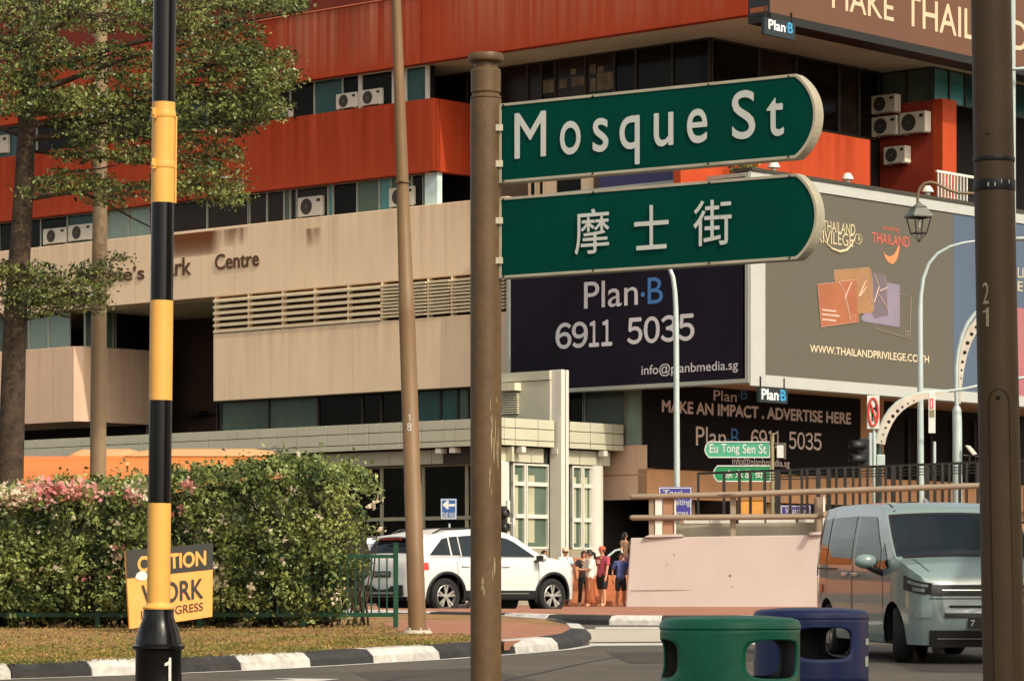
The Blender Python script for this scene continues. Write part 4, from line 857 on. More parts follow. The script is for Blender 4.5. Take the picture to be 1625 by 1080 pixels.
# ------------------------------------------------------------------ caution board
cb = thing('caution_board', 'black and orange caution board on the verge behind the striped pole', 'sign board', P(270, 985, 44.4))
ctl, ctr, cbr, cbl = P(199, 873, 43.9), P(338, 861, 44.9), None, P(206, 997, 43.7); cbr = ctr + (cbl - ctl) * .955 + (ctl - ctr).normalized() * .09
cn = ((ctr - ctl).cross(cbl - ctl)).normalized()
if cn.y > 0: cn = -cn
def cq(u_, v_, d=0): return ctl * (1 - u_) * (1 - v_) + ctr * u_ * (1 - v_) + cbr * u_ * v_ + cbl * (1 - u_) * v_ + cn * d
def cquad(mb, u0, u1, v0, v1, d, mi=0, th=.01): mb.prism([cq(u0, v0, d), cq(u1, v0, d), cq(u1, v1, d), cq(u0, v1, d)], cn * -th, mi)
m = MB(); cquad(m, 0, 1, 0, 1, 0, 0, .03); m.build('board', M_orangesign, cb)
m = MB(); cquad(m, 0, 1, 0, .36, .004, 0, .003); m.build('header', M_signblack, cb)
def ctext(mb, s, u0, u1, v0, v1, off, mi):
    v, f, x0, x1, y0, y1 = glyphs(s)
    for dx, dy, dd in bold(off, .0005): mb.add([cq(u0 + (a[0] + dx - x0) / (x1 - x0) * (u1 - u0), v1 + (a[1] + dy - y0) / (y1 - y0) * (v0 - v1), .009 + dd) for a in v], f, mi)
m = MB(); ctext(m, 'CAUTION', .13, .91, .10, .29, .035, 0); ctext(m, 'WORK', .16, .88, .47, .73, .02, 1); ctext(m, 'IN PROGRESS', .14, .88, .79, .90, .004, 1)
m.build('lettering', [M_orangesign, M_signblack], cb, recalc=False)
m = MB(); m.prism([cq(.11, .31, .012), cq(.16, .28, .012), cq(.21, .30, .012), cq(.24, .36, .012), cq(.2, .41, .012), cq(.13, .40, .012), cq(.09, .36, .012)], cn * -.006); m.build('paint_splash', M_white, cb)
# ================================================================== FOREGROUND POLES AND SIGNS
# striped crossing pole
BY = 12.0; bc = P(251.5, 940, BY); bx, by_ = bc.x, bc.y; k = BY / F
zz = lambda py: H + (YH - py) * k
bp = thing('striped_pole', 'yellow and black striped crossing pole on a black bulbous base', 'pole', (bx, by_, 0))
m = MB(); m.lathe([(38 * k, 0), (37 * k, zz(1080) + .0), (36 * k, zz(1034)), (37 * k, zz(1031)), (42 * k, zz(1028)), (42 * k, zz(1024)), (36.5 * k, zz(1021)), (36 * k, zz(1016)), (34 * k, zz(1005)), (29 * k, zz(990)), (24.5 * k, zz(978)), (24 * k, zz(967)), (18 * k, zz(965))], (bx, by_, 0), 40); base = m.build('base', M_blackp, bp, smooth=40)
m = MB(); v, f, x0, x1, y0, y1 = glyphs('1')
for_z0, for_z1 = zz(1092), zz(1042); wd = 13 * k
m.add([(bx + 37.6 * k * math.sin(.52 + (a[0] - x0) / (x1 - x0) * .30 - .15), by_ - 37.6 * k * math.cos(.52 + (a[0] - x0) / (x1 - x0) * .30 - .15), for_z0 + (a[1] - y0) / (y1 - y0) * (for_z1 - for_z0)) for a in v], f); m.build('number', M_signwhite, base, recalc=False)
m = MB(); m.lathe([(25 * k, zz(966)), (25.5 * k, zz(963)), (19.5 * k, zz(958)), (18.6 * k, zz(956))], (bx, by_, 0), 32); m.build('collar', M_yellow, bp, smooth=40)
def lean(z_): return bx + (z_ - zz(960)) * .0105
bands = [(956, 798, 1), (798, 635, 0), (635, 477, 1), (477, 322, 0), (322, 163, 1), (163, -40, 0)]
for i, (a, b, yel) in enumerate(bands):
    r_ = 18.2 * k + (0.0006 if yel else 0)
    m = MB(); m.tube([(lean(zz(a)), by_, zz(a)), (lean(zz(b)), by_, zz(b))], r_, 32); m.build('yellow_band' if yel else 'black_band', M_yellow if yel else M_blackp, bp, smooth=40)
for py in (182, 262):
    m = MB(); z_ = zz(py); m.lathe([(19.4 * k, -5 * k), (19.8 * k, -3 * k), (19.8 * k, 3 * k), (19.4 * k, 5 * k)], (lean(z_), by_, z_), 32); m.box(lean(z_) - 15 * k, lean(z_) - 9 * k, by_ - 24 * k, by_ - 17 * k, z_ - 8 * k, z_ + 8 * k); m.ball((lean(z_) - 12 * k, by_ - 24 * k, z_ - 3 * k), 2.4 * k); m.build('clamp', M_yellow, bp, smooth=40)
m = MB(); m.tube([(lean(zz(160)) + 18.5 * k, by_ - .002, zz(322)), (lean(zz(160)) + 20 * k, by_ - .002, zz(185))], 1.6 * k, 8); m.build('edge_strip', M_yellow, bp)
# street name pole
SY = 12.3; k = SY / F; pcx = P(771, 940, SY).x; zz = lambda py: H + (YH - py) * k
sp_ = thing('sign_post', 'weathered brown round post with a flat cap carrying the two green signs', 'post', (pcx, SY, 0))
m = MB(); m.tube([(pcx, SY, 0), (pcx, SY, zz(600)), (pcx, SY, zz(158))], [24.4 * k, 24.6 * k, 24.8 * k], 40); m.build('shaft', M_pole, sp_, smooth=50)
m = MB(); m.lathe([(22.5 * k, zz(158.0)), (24 * k, zz(156)), (24 * k, zz(153)), (21.5 * k, zz(151)), (21.5 * k, zz(149)), (23.6 * k, zz(147)), (23.8 * k, zz(113)), (22 * k, zz(110)), (18.5 * k, zz(108)), (18 * k, zz(102)), (22 * k, zz(99)), (27 * k, zz(98)), (28 * k, zz(96)), (28 * k, zz(88)), (27 * k, zz(86)), (0, zz(84))], (pcx, SY, 0), 40); m.build('cap', M_pole, sp_, smooth=30)
m = MB()
for i in range(26):                                      # peeled paint flakes
    a = random.gauss(.55, .22); z_ = zz(random.choice([random.gauss(760, 45), random.gauss(690, 25), random.gauss(930, 14)])); hh = random.uniform(4, 26) * k; ww = random.uniform(.02, .07); r_ = 24.75 * k + .0004 + i * 1e-5
    if z_ < 1.15 and z_ > 1.05: a = random.gauss(-.22, .05); hh *= .35
    m.add([(pcx + r_ * math.sin(a + s_ * ww), SY - r_ * math.cos(a + s_ * ww), z_ + t_ * hh) for s_, t_ in ((-1, 0), (-.2, -.8), (1, -.2), (.6, .9), (-.4, 1))], [(0, 1, 2, 3, 4)])
m.build('peeled_paint', mat('peeled', S(150, 136, 104), .9, var=.2, scale=30), sp_, recalc=False)
ub = Vector((.829, -.559)).normalized(); nb = Vector((-ub.y, ub.x)) * -1
nb = Vector((ub.y, -ub.x))
if nb.y > 0: nb = -nb
SP = Pl(P(793, 940, SY - .03).xy, ub, nb)
def blade(label, tl_, bl_, tr_, br_, tip):
    """tl_, bl_ at the left edge; tr_, br_ where the rounded end starts; tip = outermost point"""
    z0_ = SP.z(793, bl_); z1_ = SP.z(793, tl_); t1 = SP.t(tr_[0]); tt = SP.t(tip); hh = z1_ - z0_
    bu = tt - t1; n = 18; rad = (bu * bu + (hh / 2) ** 2) / (2 * bu); am = math.asin(min(hh / 2 / rad, 1))
    arc = [(tt - rad + rad * math.cos(a), (z0_ + z1_) / 2 + rad * math.sin(a)) for a in [am - 2 * am * i / n for i in range(n + 1)]]
    out = [(0, z0_), (0, z1_)] + arc
    r_ = thing('street_sign', label, 'street sign', SP.p(0, (z0_ + z1_) / 2), 'green street name blades on the brown post')
    m = MB(); m.prism([SP.p(a, b, 0) for a, b in out], nb.to_3d() * -.052); m.build('face', M_green, r_)
    # frame: band around the outline, proud of the face on both sides, with an outer wall
    cx = tt * .5; cz = (z0_ + z1_) / 2; e = .008
    inn = []
    no = len(out)
    for i in range(no):
        p0, p1, p2 = Vector(out[i - 1]), Vector(out[i]), Vector(out[(i + 1) % no]); d1 = (p1 - p0).normalized(); d2 = (p2 - p1).normalized(); n1 = Vector((d1.y, -d1.x)); n2 = Vector((d2.y, -d2.x)); nn = (n1 + n2).normalized(); inn.append(p1 + nn * e / max(nn.dot(n1), .4))
    outo = [Vector(o_) + (Vector(o_) - Vector(i_)).normalized() * .003 for o_, i_ in zip(out, inn)]
    m = MB(); V = []; Fc = []
    for (A, d) in ((inn, .003), (outo, .003), (outo, -.055), (inn, -.055)): V += [SP.p(a[0], a[1], d) for a in A]
    for i in range(no):
        j = (i + 1) % no
        for L_ in range(4): q0, q1 = L_ * no, ((L_ + 1) % 4) * no; Fc.append((q0 + i, q0 + j, q1 + j, q1 + i))
    m.add(V, Fc); fr = m.build('frame', M_signframe, r_, bevel=.001)
    for tx in (.02, t1 * .33, t1 * .72, t1 * .98):
        for zz_ in (z0_ + .005, z1_ - .005):
            mm = MB(); c = SP.p(tx, zz_, .005); mm.ball(c, .004, 8, 5); mm.build('rivet', M_trim, fr)
    return r_, z0_, z1_
s1, a0, a1 = blade('upper green street sign reading Mosque St in white letters', 166, 290, (1262, 0), 0, 1294)
q2 = SP.off(.004); gl = {}
m = MB(); vM = glyphs('M', .0); capH = vM[5]; zb_ = q2.z(817, 251.5); zt_ = q2.z(817, 181); sc_ = (zt_ - zb_) / capH
for chh, pa, pb in [('M', 817, 866), ('o', 889, 921), ('s', 941, 965), ('q', 983.5, 1014.6), ('u', 1038, 1068), ('e', 1090.6, 1122), ('S', 1162, 1198), ('t', 1217, 1243.5)]:
    v, f, x0, x1, y0, y1 = glyphs(chh, 0); ta, tb = q2.t(pa), q2.t(pb); xs_ = 1.06 if chh in 'osque' else 1
    for dx, dy, dd in bold(.008, .0002): m.add([SP.p(ta + (a[0] + dx - x0) / (x1 - x0) * (tb - ta), zb_ + (a[1] + dy) * sc_ * xs_, .004 + dd) for a in v], f)
m.build('lettering', M_signwhite, s1, recalc=False)
s2, a0, a1 = blade('lower green street sign with three white Chinese characters', 315, 441, (1264, 0), 0, 1296)
m = MB()
for chh, pa, pb, yt, yb in [('摩', 912.5, 967, 334, 404), ('士', 1007, 1061, 328, 397), ('街', 1101, 1161, 320, 391)]: tpx(m, SP, chh, pa, pb, yt, yb, .004, .007)
m.build('lettering', M_signwhite, s2, recalc=False)
m = MB()
for py in (205, 262, 352, 415): m.box(pcx + .035, SP.o.x + .012, SY - .045, SY - .012, zz(py + 5), zz(py - 5))
m.build('clamp', M_signframe, sp_)
# right-hand dark pole
RY = 12.4; k = RY / F; zz = lambda py: H + (YH - py) * k
def rpx(py): return P(1572.5 + (py - 0) * .0185, 940, RY).x
dp = thing('dark_lamp_post', 'thick dark brown lamp post at the right with the number 21', 'lamp post', (rpx(1500), RY, 0))
m = MB(); m.tube([(rpx(1500), RY, 0), (rpx(600), RY, zz(600)), (rpx(-60), RY, zz(-60))], [34 * k, 32.5 * k, 31.5 * k], 40); sh = m.build('shaft', M_poled, dp, smooth=50)
for py, h_, mt in ((254, 4, M_trim), (295, 9, M_trim)):
    m = MB(); z_ = zz(py); m.lathe([(32.6 * k, z_ - h_ * k), (33.2 * k, z_ - h_ * k * .8), (33.2 * k, z_ + h_ * k * .8), (32.6 * k, z_ + h_ * k)], (rpx(py), RY, 0), 36); m.build('strap', mt, dp, smooth=40)
m = MB(); r_ = 33.4 * k
def wrap(px_, py): a = math.asin((P(px_, 0, RY).x - rpx(py)) / r_); return Vector((rpx(py) + r_ * math.sin(a), RY - r_ * math.cos(a), zz(py)))
for a, b, c, d in ((1563, 293, 1575, 299), (1584, 288, 1598, 294)): m.add([wrap(a, d), wrap(b if b < 1600 and b > 1500 else c, d), wrap(c, b), wrap(a, b)], [(0, 1, 2, 3)])
m.build('strap_label', M_signwhite, dp, recalc=False)
m = MB()
for chh, py0, py1 in (('2', 484, 450), ('1', 520, 490)):
    v, f, x0, x1, y0, y1 = glyphs(chh, .0); r2 = 32.9 * k
    m.add([(rpx(480) + r2 * math.sin(-.86 + (a[0] - x0) / (x1 - x0) * .34), RY - r2 * math.cos(-.86 + (a[0] - x0) / (x1 - x0) * .34), zz(py0) + (a[1] - y0) / (y1 - y0) * (zz(py1) - zz(py0))) for a in v], f)
m.build('number', mat('faded_number', S(168, 158, 132), .7), dp, recalc=False)
# access door outline
m = MB(); r2 = 33.4 * k
dpts = [(-.62, 1300), (-.62, 650)] + [(-.12 - .5 * math.cos(t_), 640 - 22 * math.sin(t_)) for t_ in np.linspace(0, PI, 9)] + [(.38, 650), (.38, 1300)]
m.tube([(rpx(p_) + r2 * math.sin(a_), RY - r2 * math.cos(a_), zz(p_)) for a_, p_ in dpts], .0016, 5); door = m.build('access_door', M_trim, dp)
m = MB(); c = Vector((rpx(632) + r2 * math.sin(-.15), RY - r2 * math.cos(-.15), zz(632))); m.ball(c, .008, 10, 6); m.ball(Vector((rpx(216) + r2 * math.sin(-.42), RY - r2 * math.cos(-.42), zz(216))), .005, 8, 6); m.build('bolt', M_trim, dp, smooth=60)
# thin grey post behind it
gpo = thing('thin_post', 'thin grey post just right of the dark lamp post', 'post', P(1608, 990, 22)); k2_ = 22 / F
m = MB(); m.tube([(P(1608, 0, 22).x, 22, G(22)), (P(1606, 0, 22).x, 22, P(0, -50, 22).z)], 5.5 * k2_, 16); m.build('shaft', M_steel, gpo, smooth=50)
m = MB(); m.tube([P(1600, 110, 21.9), P(1680, 107, 21.9)], 3 * k2_, 10); m.build('cross_bar', M_steel, gpo, smooth=50)
# brown lamp post 18 and the pale post
LY = 42.5; k = LY / F; zz = lambda py: H + (YH - py) * k
def lpx(py): return P(629 + 33.5 * py / 1000, 0, LY).x
lp = thing('brown_lamp_post', 'tall tapering brown lamp post with white number 18 between the hedge and the white car', 'lamp post', (lpx(1000), LY, zz(1003)))
m = MB(); prof = [(1003, 14.2), (765, 13.8), (764.5, 13.2), (500, 13), (465, 12.6), (464, 11.8), (300, 10), (0, 7.2), (-80, 6.5)]
m.tube([(lpx(p_), LY, zz(p_)) for p_, r_ in prof], [r_ * k for p_, r_ in prof], 28); m.build('shaft', M_lamp, lp, smooth=50)
m = MB(); z_ = zz(290); m.lathe([(11.6 * k, z_ - 1.2 * k), (13 * k, z_), (11.6 * k, z_ + 1.2 * k)], (lpx(290), LY, 0), 24); m.box(lpx(290) - 4 * k, lpx(290) + 1 * k, LY - 14 * k, LY - 10 * k, z_ + 1 * k, z_ + 5 * k); m.build('clamp', M_lamp, lp, smooth=40)
m = MB()
for chh, y0_, y1_ in (('1', 669, 657), ('8', 684, 671)):
    v, f, x0, x1, ya, yb = glyphs(chh); r2 = 13.6 * k; wdt = .22 if chh == '1' else .5
    m.add([(lpx(670) + r2 * math.sin(-.12 + ((a[0] - x0) / (x1 - x0) - .5) * wdt), LY - r2 * math.cos(-.12 + ((a[0] - x0) / (x1 - x0) - .5) * wdt), zz(y0_) + (a[1] - ya) / (yb - ya) * (zz(y1_) - zz(y0_))) for a in v], f)
m.build('number', M_signwhite, lp, recalc=False)
m = MB(); m.lathe([(24 * k, zz(1004)), (22 * k, zz(1000)), (15 * k, zz(999))], (lpx(1000), LY, 0), 20)
for a in range(6): m.lathe([(1.6 * k, zz(1000)), (1.6 * k, zz(995))], (lpx(1000) + 18 * k * math.cos(a), LY + 18 * k * math.sin(a), 0), 8)
m.build('foot_plate', M_conc, lp, smooth=30)
PY2 = 56.0; k = PY2 / F
pl2 = thing('pale_lamp_post', 'pale tan lamp post rising behind the hedge between trunk and striped pole', 'lamp post', (P(155, 0, PY2).x, PY2, G(PY2)))
m = MB(); m.tube([(P(154.5, 0, PY2).x, PY2, G(PY2)), (P(157, 0, PY2).x, PY2, P(0, 480, PY2).z), (P(160, 0, PY2).x, PY2, P(0, 200, PY2).z), (P(161, 0, PY2).x, PY2, P(0, -60, PY2).z)], [13.5 * k, 12.5 * k, 10.5 * k, 9 * k], 24); m.build('shaft', mat('pale_tan_post', S(134, 112, 84), .55, var=.08, scale=1.5, streak=S(140, 108, 74), sstr=.3), pl2, smooth=50)
m = MB(); m.ball(P(159, 498, PY2 - .13), .02); m.build('bolt', M_signwhite, pl2)
# ================================================================== BINS
def bin_(label, px, pyt, Y, rpx_, mt, a0):
    c = P(px, 940, Y); z1_ = P(px, pyt, Y).z; r_ = rpx_ / F * Y; zb = G(Y)
    root = thing('recycling_bin', label, 'bin', (c.x, c.y, zb), 'round recycling bins at the kerb')
    m = MB(); N_ = 72; hole_h = .082; zc_ = z1_ - .176; zt_ = z1_ - .05; zlow = zc_ - .22
    for s_ in range(3):
        th = a0 + s_ * 2 * PI / 3
        rings = []
        for f_ in (0, .15, .4, .7, 1):
            ring = []
            for i in range(N_):
                a = 2 * PI * i / N_; ca, sa = math.cos(a), math.sin(a)
                iu = math.copysign(abs(ca) ** .55, ca) * .52; iv = math.copysign(abs(sa) ** .55, sa) * hole_h
                mxx = max(abs(ca), abs(sa)); ou = ca / mxx * PI / 3; ov = sa / mxx; ov = ov * (zt_ - zc_) if ov > 0 else ov * (zc_ - zlow)
                u_ = iu + (ou - iu) * f_; v_ = iv + (ov - iv) * f_; ang = th + u_
                ring.append((c.x + r_ * math.cos(ang), c.y + r_ * math.sin(ang), zc_ + v_))
            rings.append(ring + [ring[0]])
        m.grid(rings)
    M_ = 96
    m.grid([[(c.x + rr * math.cos(2 * PI * i / M_), c.y + rr * math.sin(2 * PI * i / M_), z_) for i in range(M_ + 1)] for rr, z_ in ((r_ * .93, zb + .02), (r_ * .985, zlow - .25), (r_, zlow))])
    o = m.build('body', [mt, M_trim], root, smooth=40); so = o.modifiers.new('wall', 'SOLIDIFY'); so.thickness = .012; so.offset = -1; so.material_offset = 1  # inner walls coloured black to stand for the shade inside the bin
    m = MB(); m.lathe([(r_, zt_), (r_ + .004, zt_ + .004), (r_ + .002, zt_ + .022), (r_ * .97, zt_ + .040), (r_ * .88, zt_ + .048), (r_ * .5, zt_ + .058), (0, zt_ + .06)], (c.x, c.y, 0), 64); m.lathe([(r_ * .985, zt_ + .001), (r_ * .95, zt_ + .030), (0, zt_ + .045)], (c.x, c.y, 0), 64); m.build('lid', mt, root, smooth=50)
    m = MB(); m.lathe([(r_ * .90, zb + .05), (r_ * .93, zlow - .05), (r_ * .90, zlow - .05), (r_ * .87, zb + .08), (0, zb + .08)], (c.x, c.y, 0), 40); m.build('liner', M_trim, root, smooth=40)
    return root
g1 = bin_('green round bin with cut-out openings in front of the blue one', 1158.5, 979, 14.1, 111, M_bingreen, -PI / 2 + .675)
g2 = bin_('blue round bin behind the green one, by the grey van', 1287, 966, 17.2, 91, M_binblue, -PI / 2 + .16)
# stickers seen on the blue bin's edge
m = MB(); c = P(1287, 940, 17.2); r_ = 91 / F * 17.2 + .002
for a, z0_, z1_ in ((1.1, 1040, 1056), (1.12, 1012, 1022)):
    m.grid([[(c.x + r_ * math.sin(a + j * .05), c.y - r_ * math.cos(a + j * .05), P(0, y_, 17.2).z) for j in range(5)] for y_ in (z0_, z1_)])
m.build('sticker', M_signwhite, g2)
# ================================================================== FAR STREET FURNITURE
ZX = lambda px, Y: (px - CX) / F * Y
# ramp wall with rails
WY = 97.0
rw = thing('ramp_wall', 'pinkish concrete ramp wall topped with tan rails, right of the waiting people', 'wall', P(1150, 962, WY))
m = MB(); a = [P(993, 963.5, WY), P(1300, 964, WY - .6), P(1304, 848, WY - .4), P(1001, 853, WY + .2)]; m.prism(a, (0, .35, 0)); m.build('slab', M_ramp, rw, bevel=.03)
m = MB(); m.prism([P(1001, 935.5, WY - .004), P(1296, 935, WY - .45), P(1296, 936, WY - .45), P(1001, 936.4, WY - .004)], (0, .006, 0))
for a_, b_ in ((1159, 912), (1162, 930), (1228, 905), (1070, 880)): m.ball(P(a_, b_, WY - .25), .03, 8, 5)
m.build('joint', mat('ramp_joint', S(130, 112, 98), .9), rw)
m = MB(); m.prism([P(1022, 852, WY), P(1085, 851, WY), P(1083, 847, WY), P(1030, 848, WY)], (0, .5, 0)); m.prism([P(1284, 848.5, WY - .5), P(1305, 848, WY - .5), P(1305, 843, WY - .5), P(1284, 844, WY - .5)], (0, .5, 0)); m.build('plinth', M_ramp, rw)
m = MB(); m.prism([P(1072, 852, WY + 1), P(1300, 849, WY + .6), P(1300, 828, WY + .6), P(1072, 832, WY + 1)], (0, .1, 0)); m.build('back_panel', mat('grey_panel', S(150, 142, 124), .7), rw)
for a, b in ((1084, 1126), (1127, 1166), (1172, 1213), (1216, 1262), (1267, 1294)):
    m = MB(); yy = 826 - (a - 1084) * .008; m.prism([P(a, yy + 5, WY + .95), P(b, yy + 4.6, WY + .9), P(b, yy - 3, WY + .9), P(a, yy - 2.6, WY + .95)], (0, .25, 0)); m.build('light_box', M_white, rw, bevel=.02)
for y0_, y1_, xb in ((788, 772, 1560), (821, 817, 1311)):
    m = MB(); pts = [P(999, y0_ - 1, WY + .1), P(1003, y0_, WY + .1), P(1160, y0_ + (y1_ - y0_) * .22, WY), P(1300, y0_ + (y1_ - y0_) * .55, WY - .3), P(xb, y1_ - 2, WY - 1.2)]; m.tube(pts, [.04, .085, .09, .09, .09], 12); m.build('rail', M_rail, rw, smooth=60)
m = MB()
for px in range(1142, 1180, 4): m.tube([P(px - 2, 783.5 - (px - 1142) * .02, WY - .09), P(px + 1, 786.5 - (px - 1142) * .02, WY - .09)], .012, 5)
m.build('rail_joint', M_trim, rw)
for a, b, mt in ((1030, 1038, M_rail), (1052, 1070, mat('brown_post', S(150, 112, 84), .6)), (1159, 1168, M_rail), (1293, 1304, M_rail)):
    m = MB(); m.box(ZX(a, WY + .2), ZX(b, WY + .2), WY + .15, WY + .4, P(0, 852, WY).z, P(0, 788, WY).z); m.build('post', mt, rw)
m = MB(); m.box(ZX(1039.5, WY + .2), ZX(1050.5, WY + .2), WY + .1, WY + .35, P(0, 852, WY).z, P(0, 789, WY).z); m.box(ZX(1070.5, WY), ZX(1073, WY), WY + .1, WY + .35, P(0, 852, WY).z, P(0, 789, WY).z); m.box(ZX(1304.5, WY), ZX(1308, WY), WY - .3, WY - .1, P(0, 848, WY).z, P(0, 775, WY).z); m.build('post', M_white, rw)
# black fence
KY = 99.5
bf = thing('black_fence', 'tall black barred fence with slatted top above the tan rails', 'fence', P(1330, 830, KY))
def kp(px, f): yt = 751 - (px - 1107) * .029; yb = 832; return Vector((ZX(px, KY), KY - (px - 1107) * .006, P(px, yt + (yb - yt) * f, KY).z))
m = MB(); a, b = kp(1107, 0), kp(1660, 0); m.tube([a, b], .05, 4); m.build('top_rail', M_black, bf)
for f_ in (.07, .12, .17):
    m = MB(); a, b = kp(1213, f_), kp(1660, f_); m.tube([a, b], .022, 4); m.build('slat', M_black, bf)
m = MB(); a, b = kp(1107, 1), kp(1660, 1); m.tube([a, b], .04, 4); m.build('bottom_rail', M_black, bf)
bars = [(1108, 4), (1148, 4.5), (1172, 4.5), (1189, 4.5), (1211, 4.5), (1231, 9), (1250, 4.5), (1268, 4), (1276, 4), (1293, 7)]
x = 1309
while x < 1640: bars += [(x, rngb.choice([4, 4.5, 7])), (x + rngb.uniform(9, 13), 3.6)]; x += rngb.uniform(22, 27)
for px, w_ in bars:
    m = MB(); a, b = kp(px, 1), kp(px, 0); hw = w_ / 2 / F * KY; m.box(a.x - hw, a.x + hw, a.y - .05, a.y + .05, a.z, b.z); m.build('bar', M_black, bf)
# mustard cabinet and a white box behind the fence
def smallbox(name, label, cat, px0, px1, y0_, y1_, Y, dep, mt, extra=None, group=None):
    r_ = thing(name, label, cat, P((px0 + px1) / 2, y1_, Y), group); m = MB(); m.box(ZX(px0, Y), ZX(px1, Y), Y, Y + dep, P(0, y1_, Y).z, P(0, y0_, Y).z); m.build('body', mt, r_, bevel=.02)
    m = MB(); m.box(ZX(px0 - .8, Y), ZX(px1 + .8, Y), Y - .04, Y + dep + .04, P(0, y0_, Y).z + .001, P(0, y0_ - 1.2, Y).z); m.build('lid', mt, r_)
    if extra: m = MB(); m.box(ZX((px0 + px1) / 2, Y) - .012, ZX((px0 + px1) / 2, Y) + .012, Y - .008, Y, P(0, y1_ - 1, Y).z, P(0, y0_ + 1, Y).z); m.build('door_gap', M_trim, r_)
    return r_
smallbox('cabinet', 'mustard yellow cabinet behind the black bars under the green signs', 'cabinet', 1173, 1211, 793, 822, 101.5, .8, mat('mustard', S(214, 150, 70), .6), 1)
# blue signs
def board(name, label, cat, px0, px1, y0_, y1_, Y, mt, texts, post=None, tmat=None, group=None, rim=None, off=.012):
    pl = Pl((0, Y), (1, 0), (0, -1)); r_ = thing(name, label, cat, P((px0 + px1) / 2, y1_, Y), group)
    m = MB(); m.box(ZX(px0, Y), ZX(px1, Y), Y, Y + .05, P(0, y1_, Y).z, P(0, y0_, Y).z); m.build('panel', mt, r_, bevel=.008)
    if rim:
        m = MB(); X0, X1, Z0, Z1 = ZX(px0 + 1, Y), ZX(px1 - 1, Y), P(0, y1_ - 1, Y).z, P(0, y0_ + 1, Y).z; e = rim
        for A in ((X0, X1, Z0, Z0 + e), (X0, X1, Z1 - e, Z1), (X0, X0 + e, Z0 + e, Z1 - e), (X1 - e, X1, Z0 + e, Z1 - e)): m.box(A[0], A[1], Y - .008, Y - .001, A[2], A[3])
        m.build('border', M_signwhite, r_)
    if texts:
        m = MB()
        for s_, a, b, t_, u_ in texts: tpx(m, pl, s_, a, b, t_, u_, .010, off)
        m.build('lettering', tmat or M_signwhite, r_, recalc=False)
    if post:
        m = MB(); m.tube([(ZX(post[0], Y + .08), Y + .1, post[2]), (ZX(post[0], Y + .08), Y + .1, P(0, post[1], Y).z)], post[3] / F * Y, 12); m.build('post', M_steel, r_, smooth=50)
    return r_
board('traffic_sign', 'violet-blue sign with white words half hidden by the tan rails', 'sign', 1045, 1098, 772, 822, 100.6, M_violet, [('Taxi', 1052, 1082, 777, 786), ('Waiting', 1060, 1095, 791, 804), ('Lanes', 1066, 1092, 808, 819)], (1047, 822, .69, 2), None, None, .03, .004)
board('traffic_sign', 'small blue sign behind the black bars near the mustard cabinet', 'sign', 1238, 1287, 801, 822, 101, M_violet, [('Waiting', 1246, 1279, 805, 818)], (1262, 810, .69, 2), None, None, .03, .004)
ow = board('one_way_sign', 'small blue sign with a white left arrow reading ONE WAY behind the white car', 'sign', 699, 725, 790.5, 824, 76, M_bluesign, [('ONE WAY', 701.5, 723, 812.5, 821)], (713, 830, .69, 1.6), None, None, .02, .004)
m = MB(); pl = Pl((0, 76), (1, 0), (0, -1)); poly_on(m, pl, [(702, 800.5), (710, 793), (713, 796), (710.5, 799), (722, 799), (722, 803), (710.5, 803), (713, 806), (710, 808)], .012, .006); m.build('arrow', M_signwhite, ow)
# Eu Tong Sen street signs
EY = 101.3; pe = Pl((0, EY), (1, .03), (.03, -1)); pe = Pl((ZX(1225, EY), EY), Vector((1, .02)).normalized(), Vector((.02, -1)).normalized())
ep = thing('sign_post', 'slim olive post holding the two small far street signs', 'post', (ZX(1225, EY), EY, .69))
m = MB(); m.tube([(ZX(1225.5, EY), EY, .69), (ZX(1225.5, EY), EY, P(0, 689, EY).z)], .06, 14); m.lathe([(.1, P(0, 689, EY).z), (.1, P(0, 687, EY).z)], (ZX(1225.5, EY), EY, 0), 14); m.build('shaft', mat('olive_post', S(140, 132, 100), .5), ep, smooth=50)
def small_blade(label, x0, x1, yt, yb, mt, texts):
    q2 = pe.off(.1); z0_, z1_ = q2.z(x1, yb), q2.z(x1, yt); t0, t1 = q2.t(x0), q2.t(x1); e = .12
    r_ = thing('street_sign', label, 'street sign', q2.p(t1, (z0_ + z1_) / 2), 'small far street name signs')
    out = [(t1, z0_), (t1, z1_), (t0 + e, z1_), (t0 + .03, z1_ - .12), (t0, (z0_ + z1_) / 2), (t0 + .03, z0_ + .12), (t0 + e, z0_)]
    m = MB(); m.prism([pe.p(a, b, .1) for a, b in out], (0, .05, 0)); m.build('face', mt, r_)
    c = ((t0 + t1) / 2, (z0_ + z1_) / 2); m = MB(); m.tube([pe.p(a, b, .105) for a, b in out + out[:1]], .022, 6); m.build('border', M_signwhite, r_)
    m = MB(); 
    for s_, a, b, y_, u_ in texts: tpx(m, pe, s_, a, b, y_, u_, .112, .012)
    m.build('lettering', M_signwhite, r_, recalc=False)
small_blade('small jade sign reading Eu Tong Sen St over the black fence', 1118.5, 1221, 701, 725.5, M_jade, [('Eu', 1126, 1139, 704, 718), ('Tong', 1145, 1173, 704, 721.5), ('Sen', 1178.5, 1198.5, 704.5, 719), ('St', 1204, 1216, 704.5, 719)])
small_blade('small darker green sign with Chinese characters behind the black bars', 1132, 1222, 739, 763.5, M_midgreen, [('余', 1151, 1163, 745, 758), ('东', 1167, 1179, 745, 758), ('旋', 1182, 1194, 745, 758), ('街', 1198, 1210, 745, 758)])
nb_ = thing('notice_box', 'small grey framed notice box with a white panel beside the far street sign', 'notice', P(1240, 728, 101.3)); m = MB(); Y = 101.2
for A in ((1230, 1247.5, 702, 704.5), (1244, 1247.5, 704.5, 728)): m.box(ZX(A[0], Y), ZX(A[1], Y), Y, Y + .1, P(0, A[3], Y).z, P(0, A[2], Y).z)
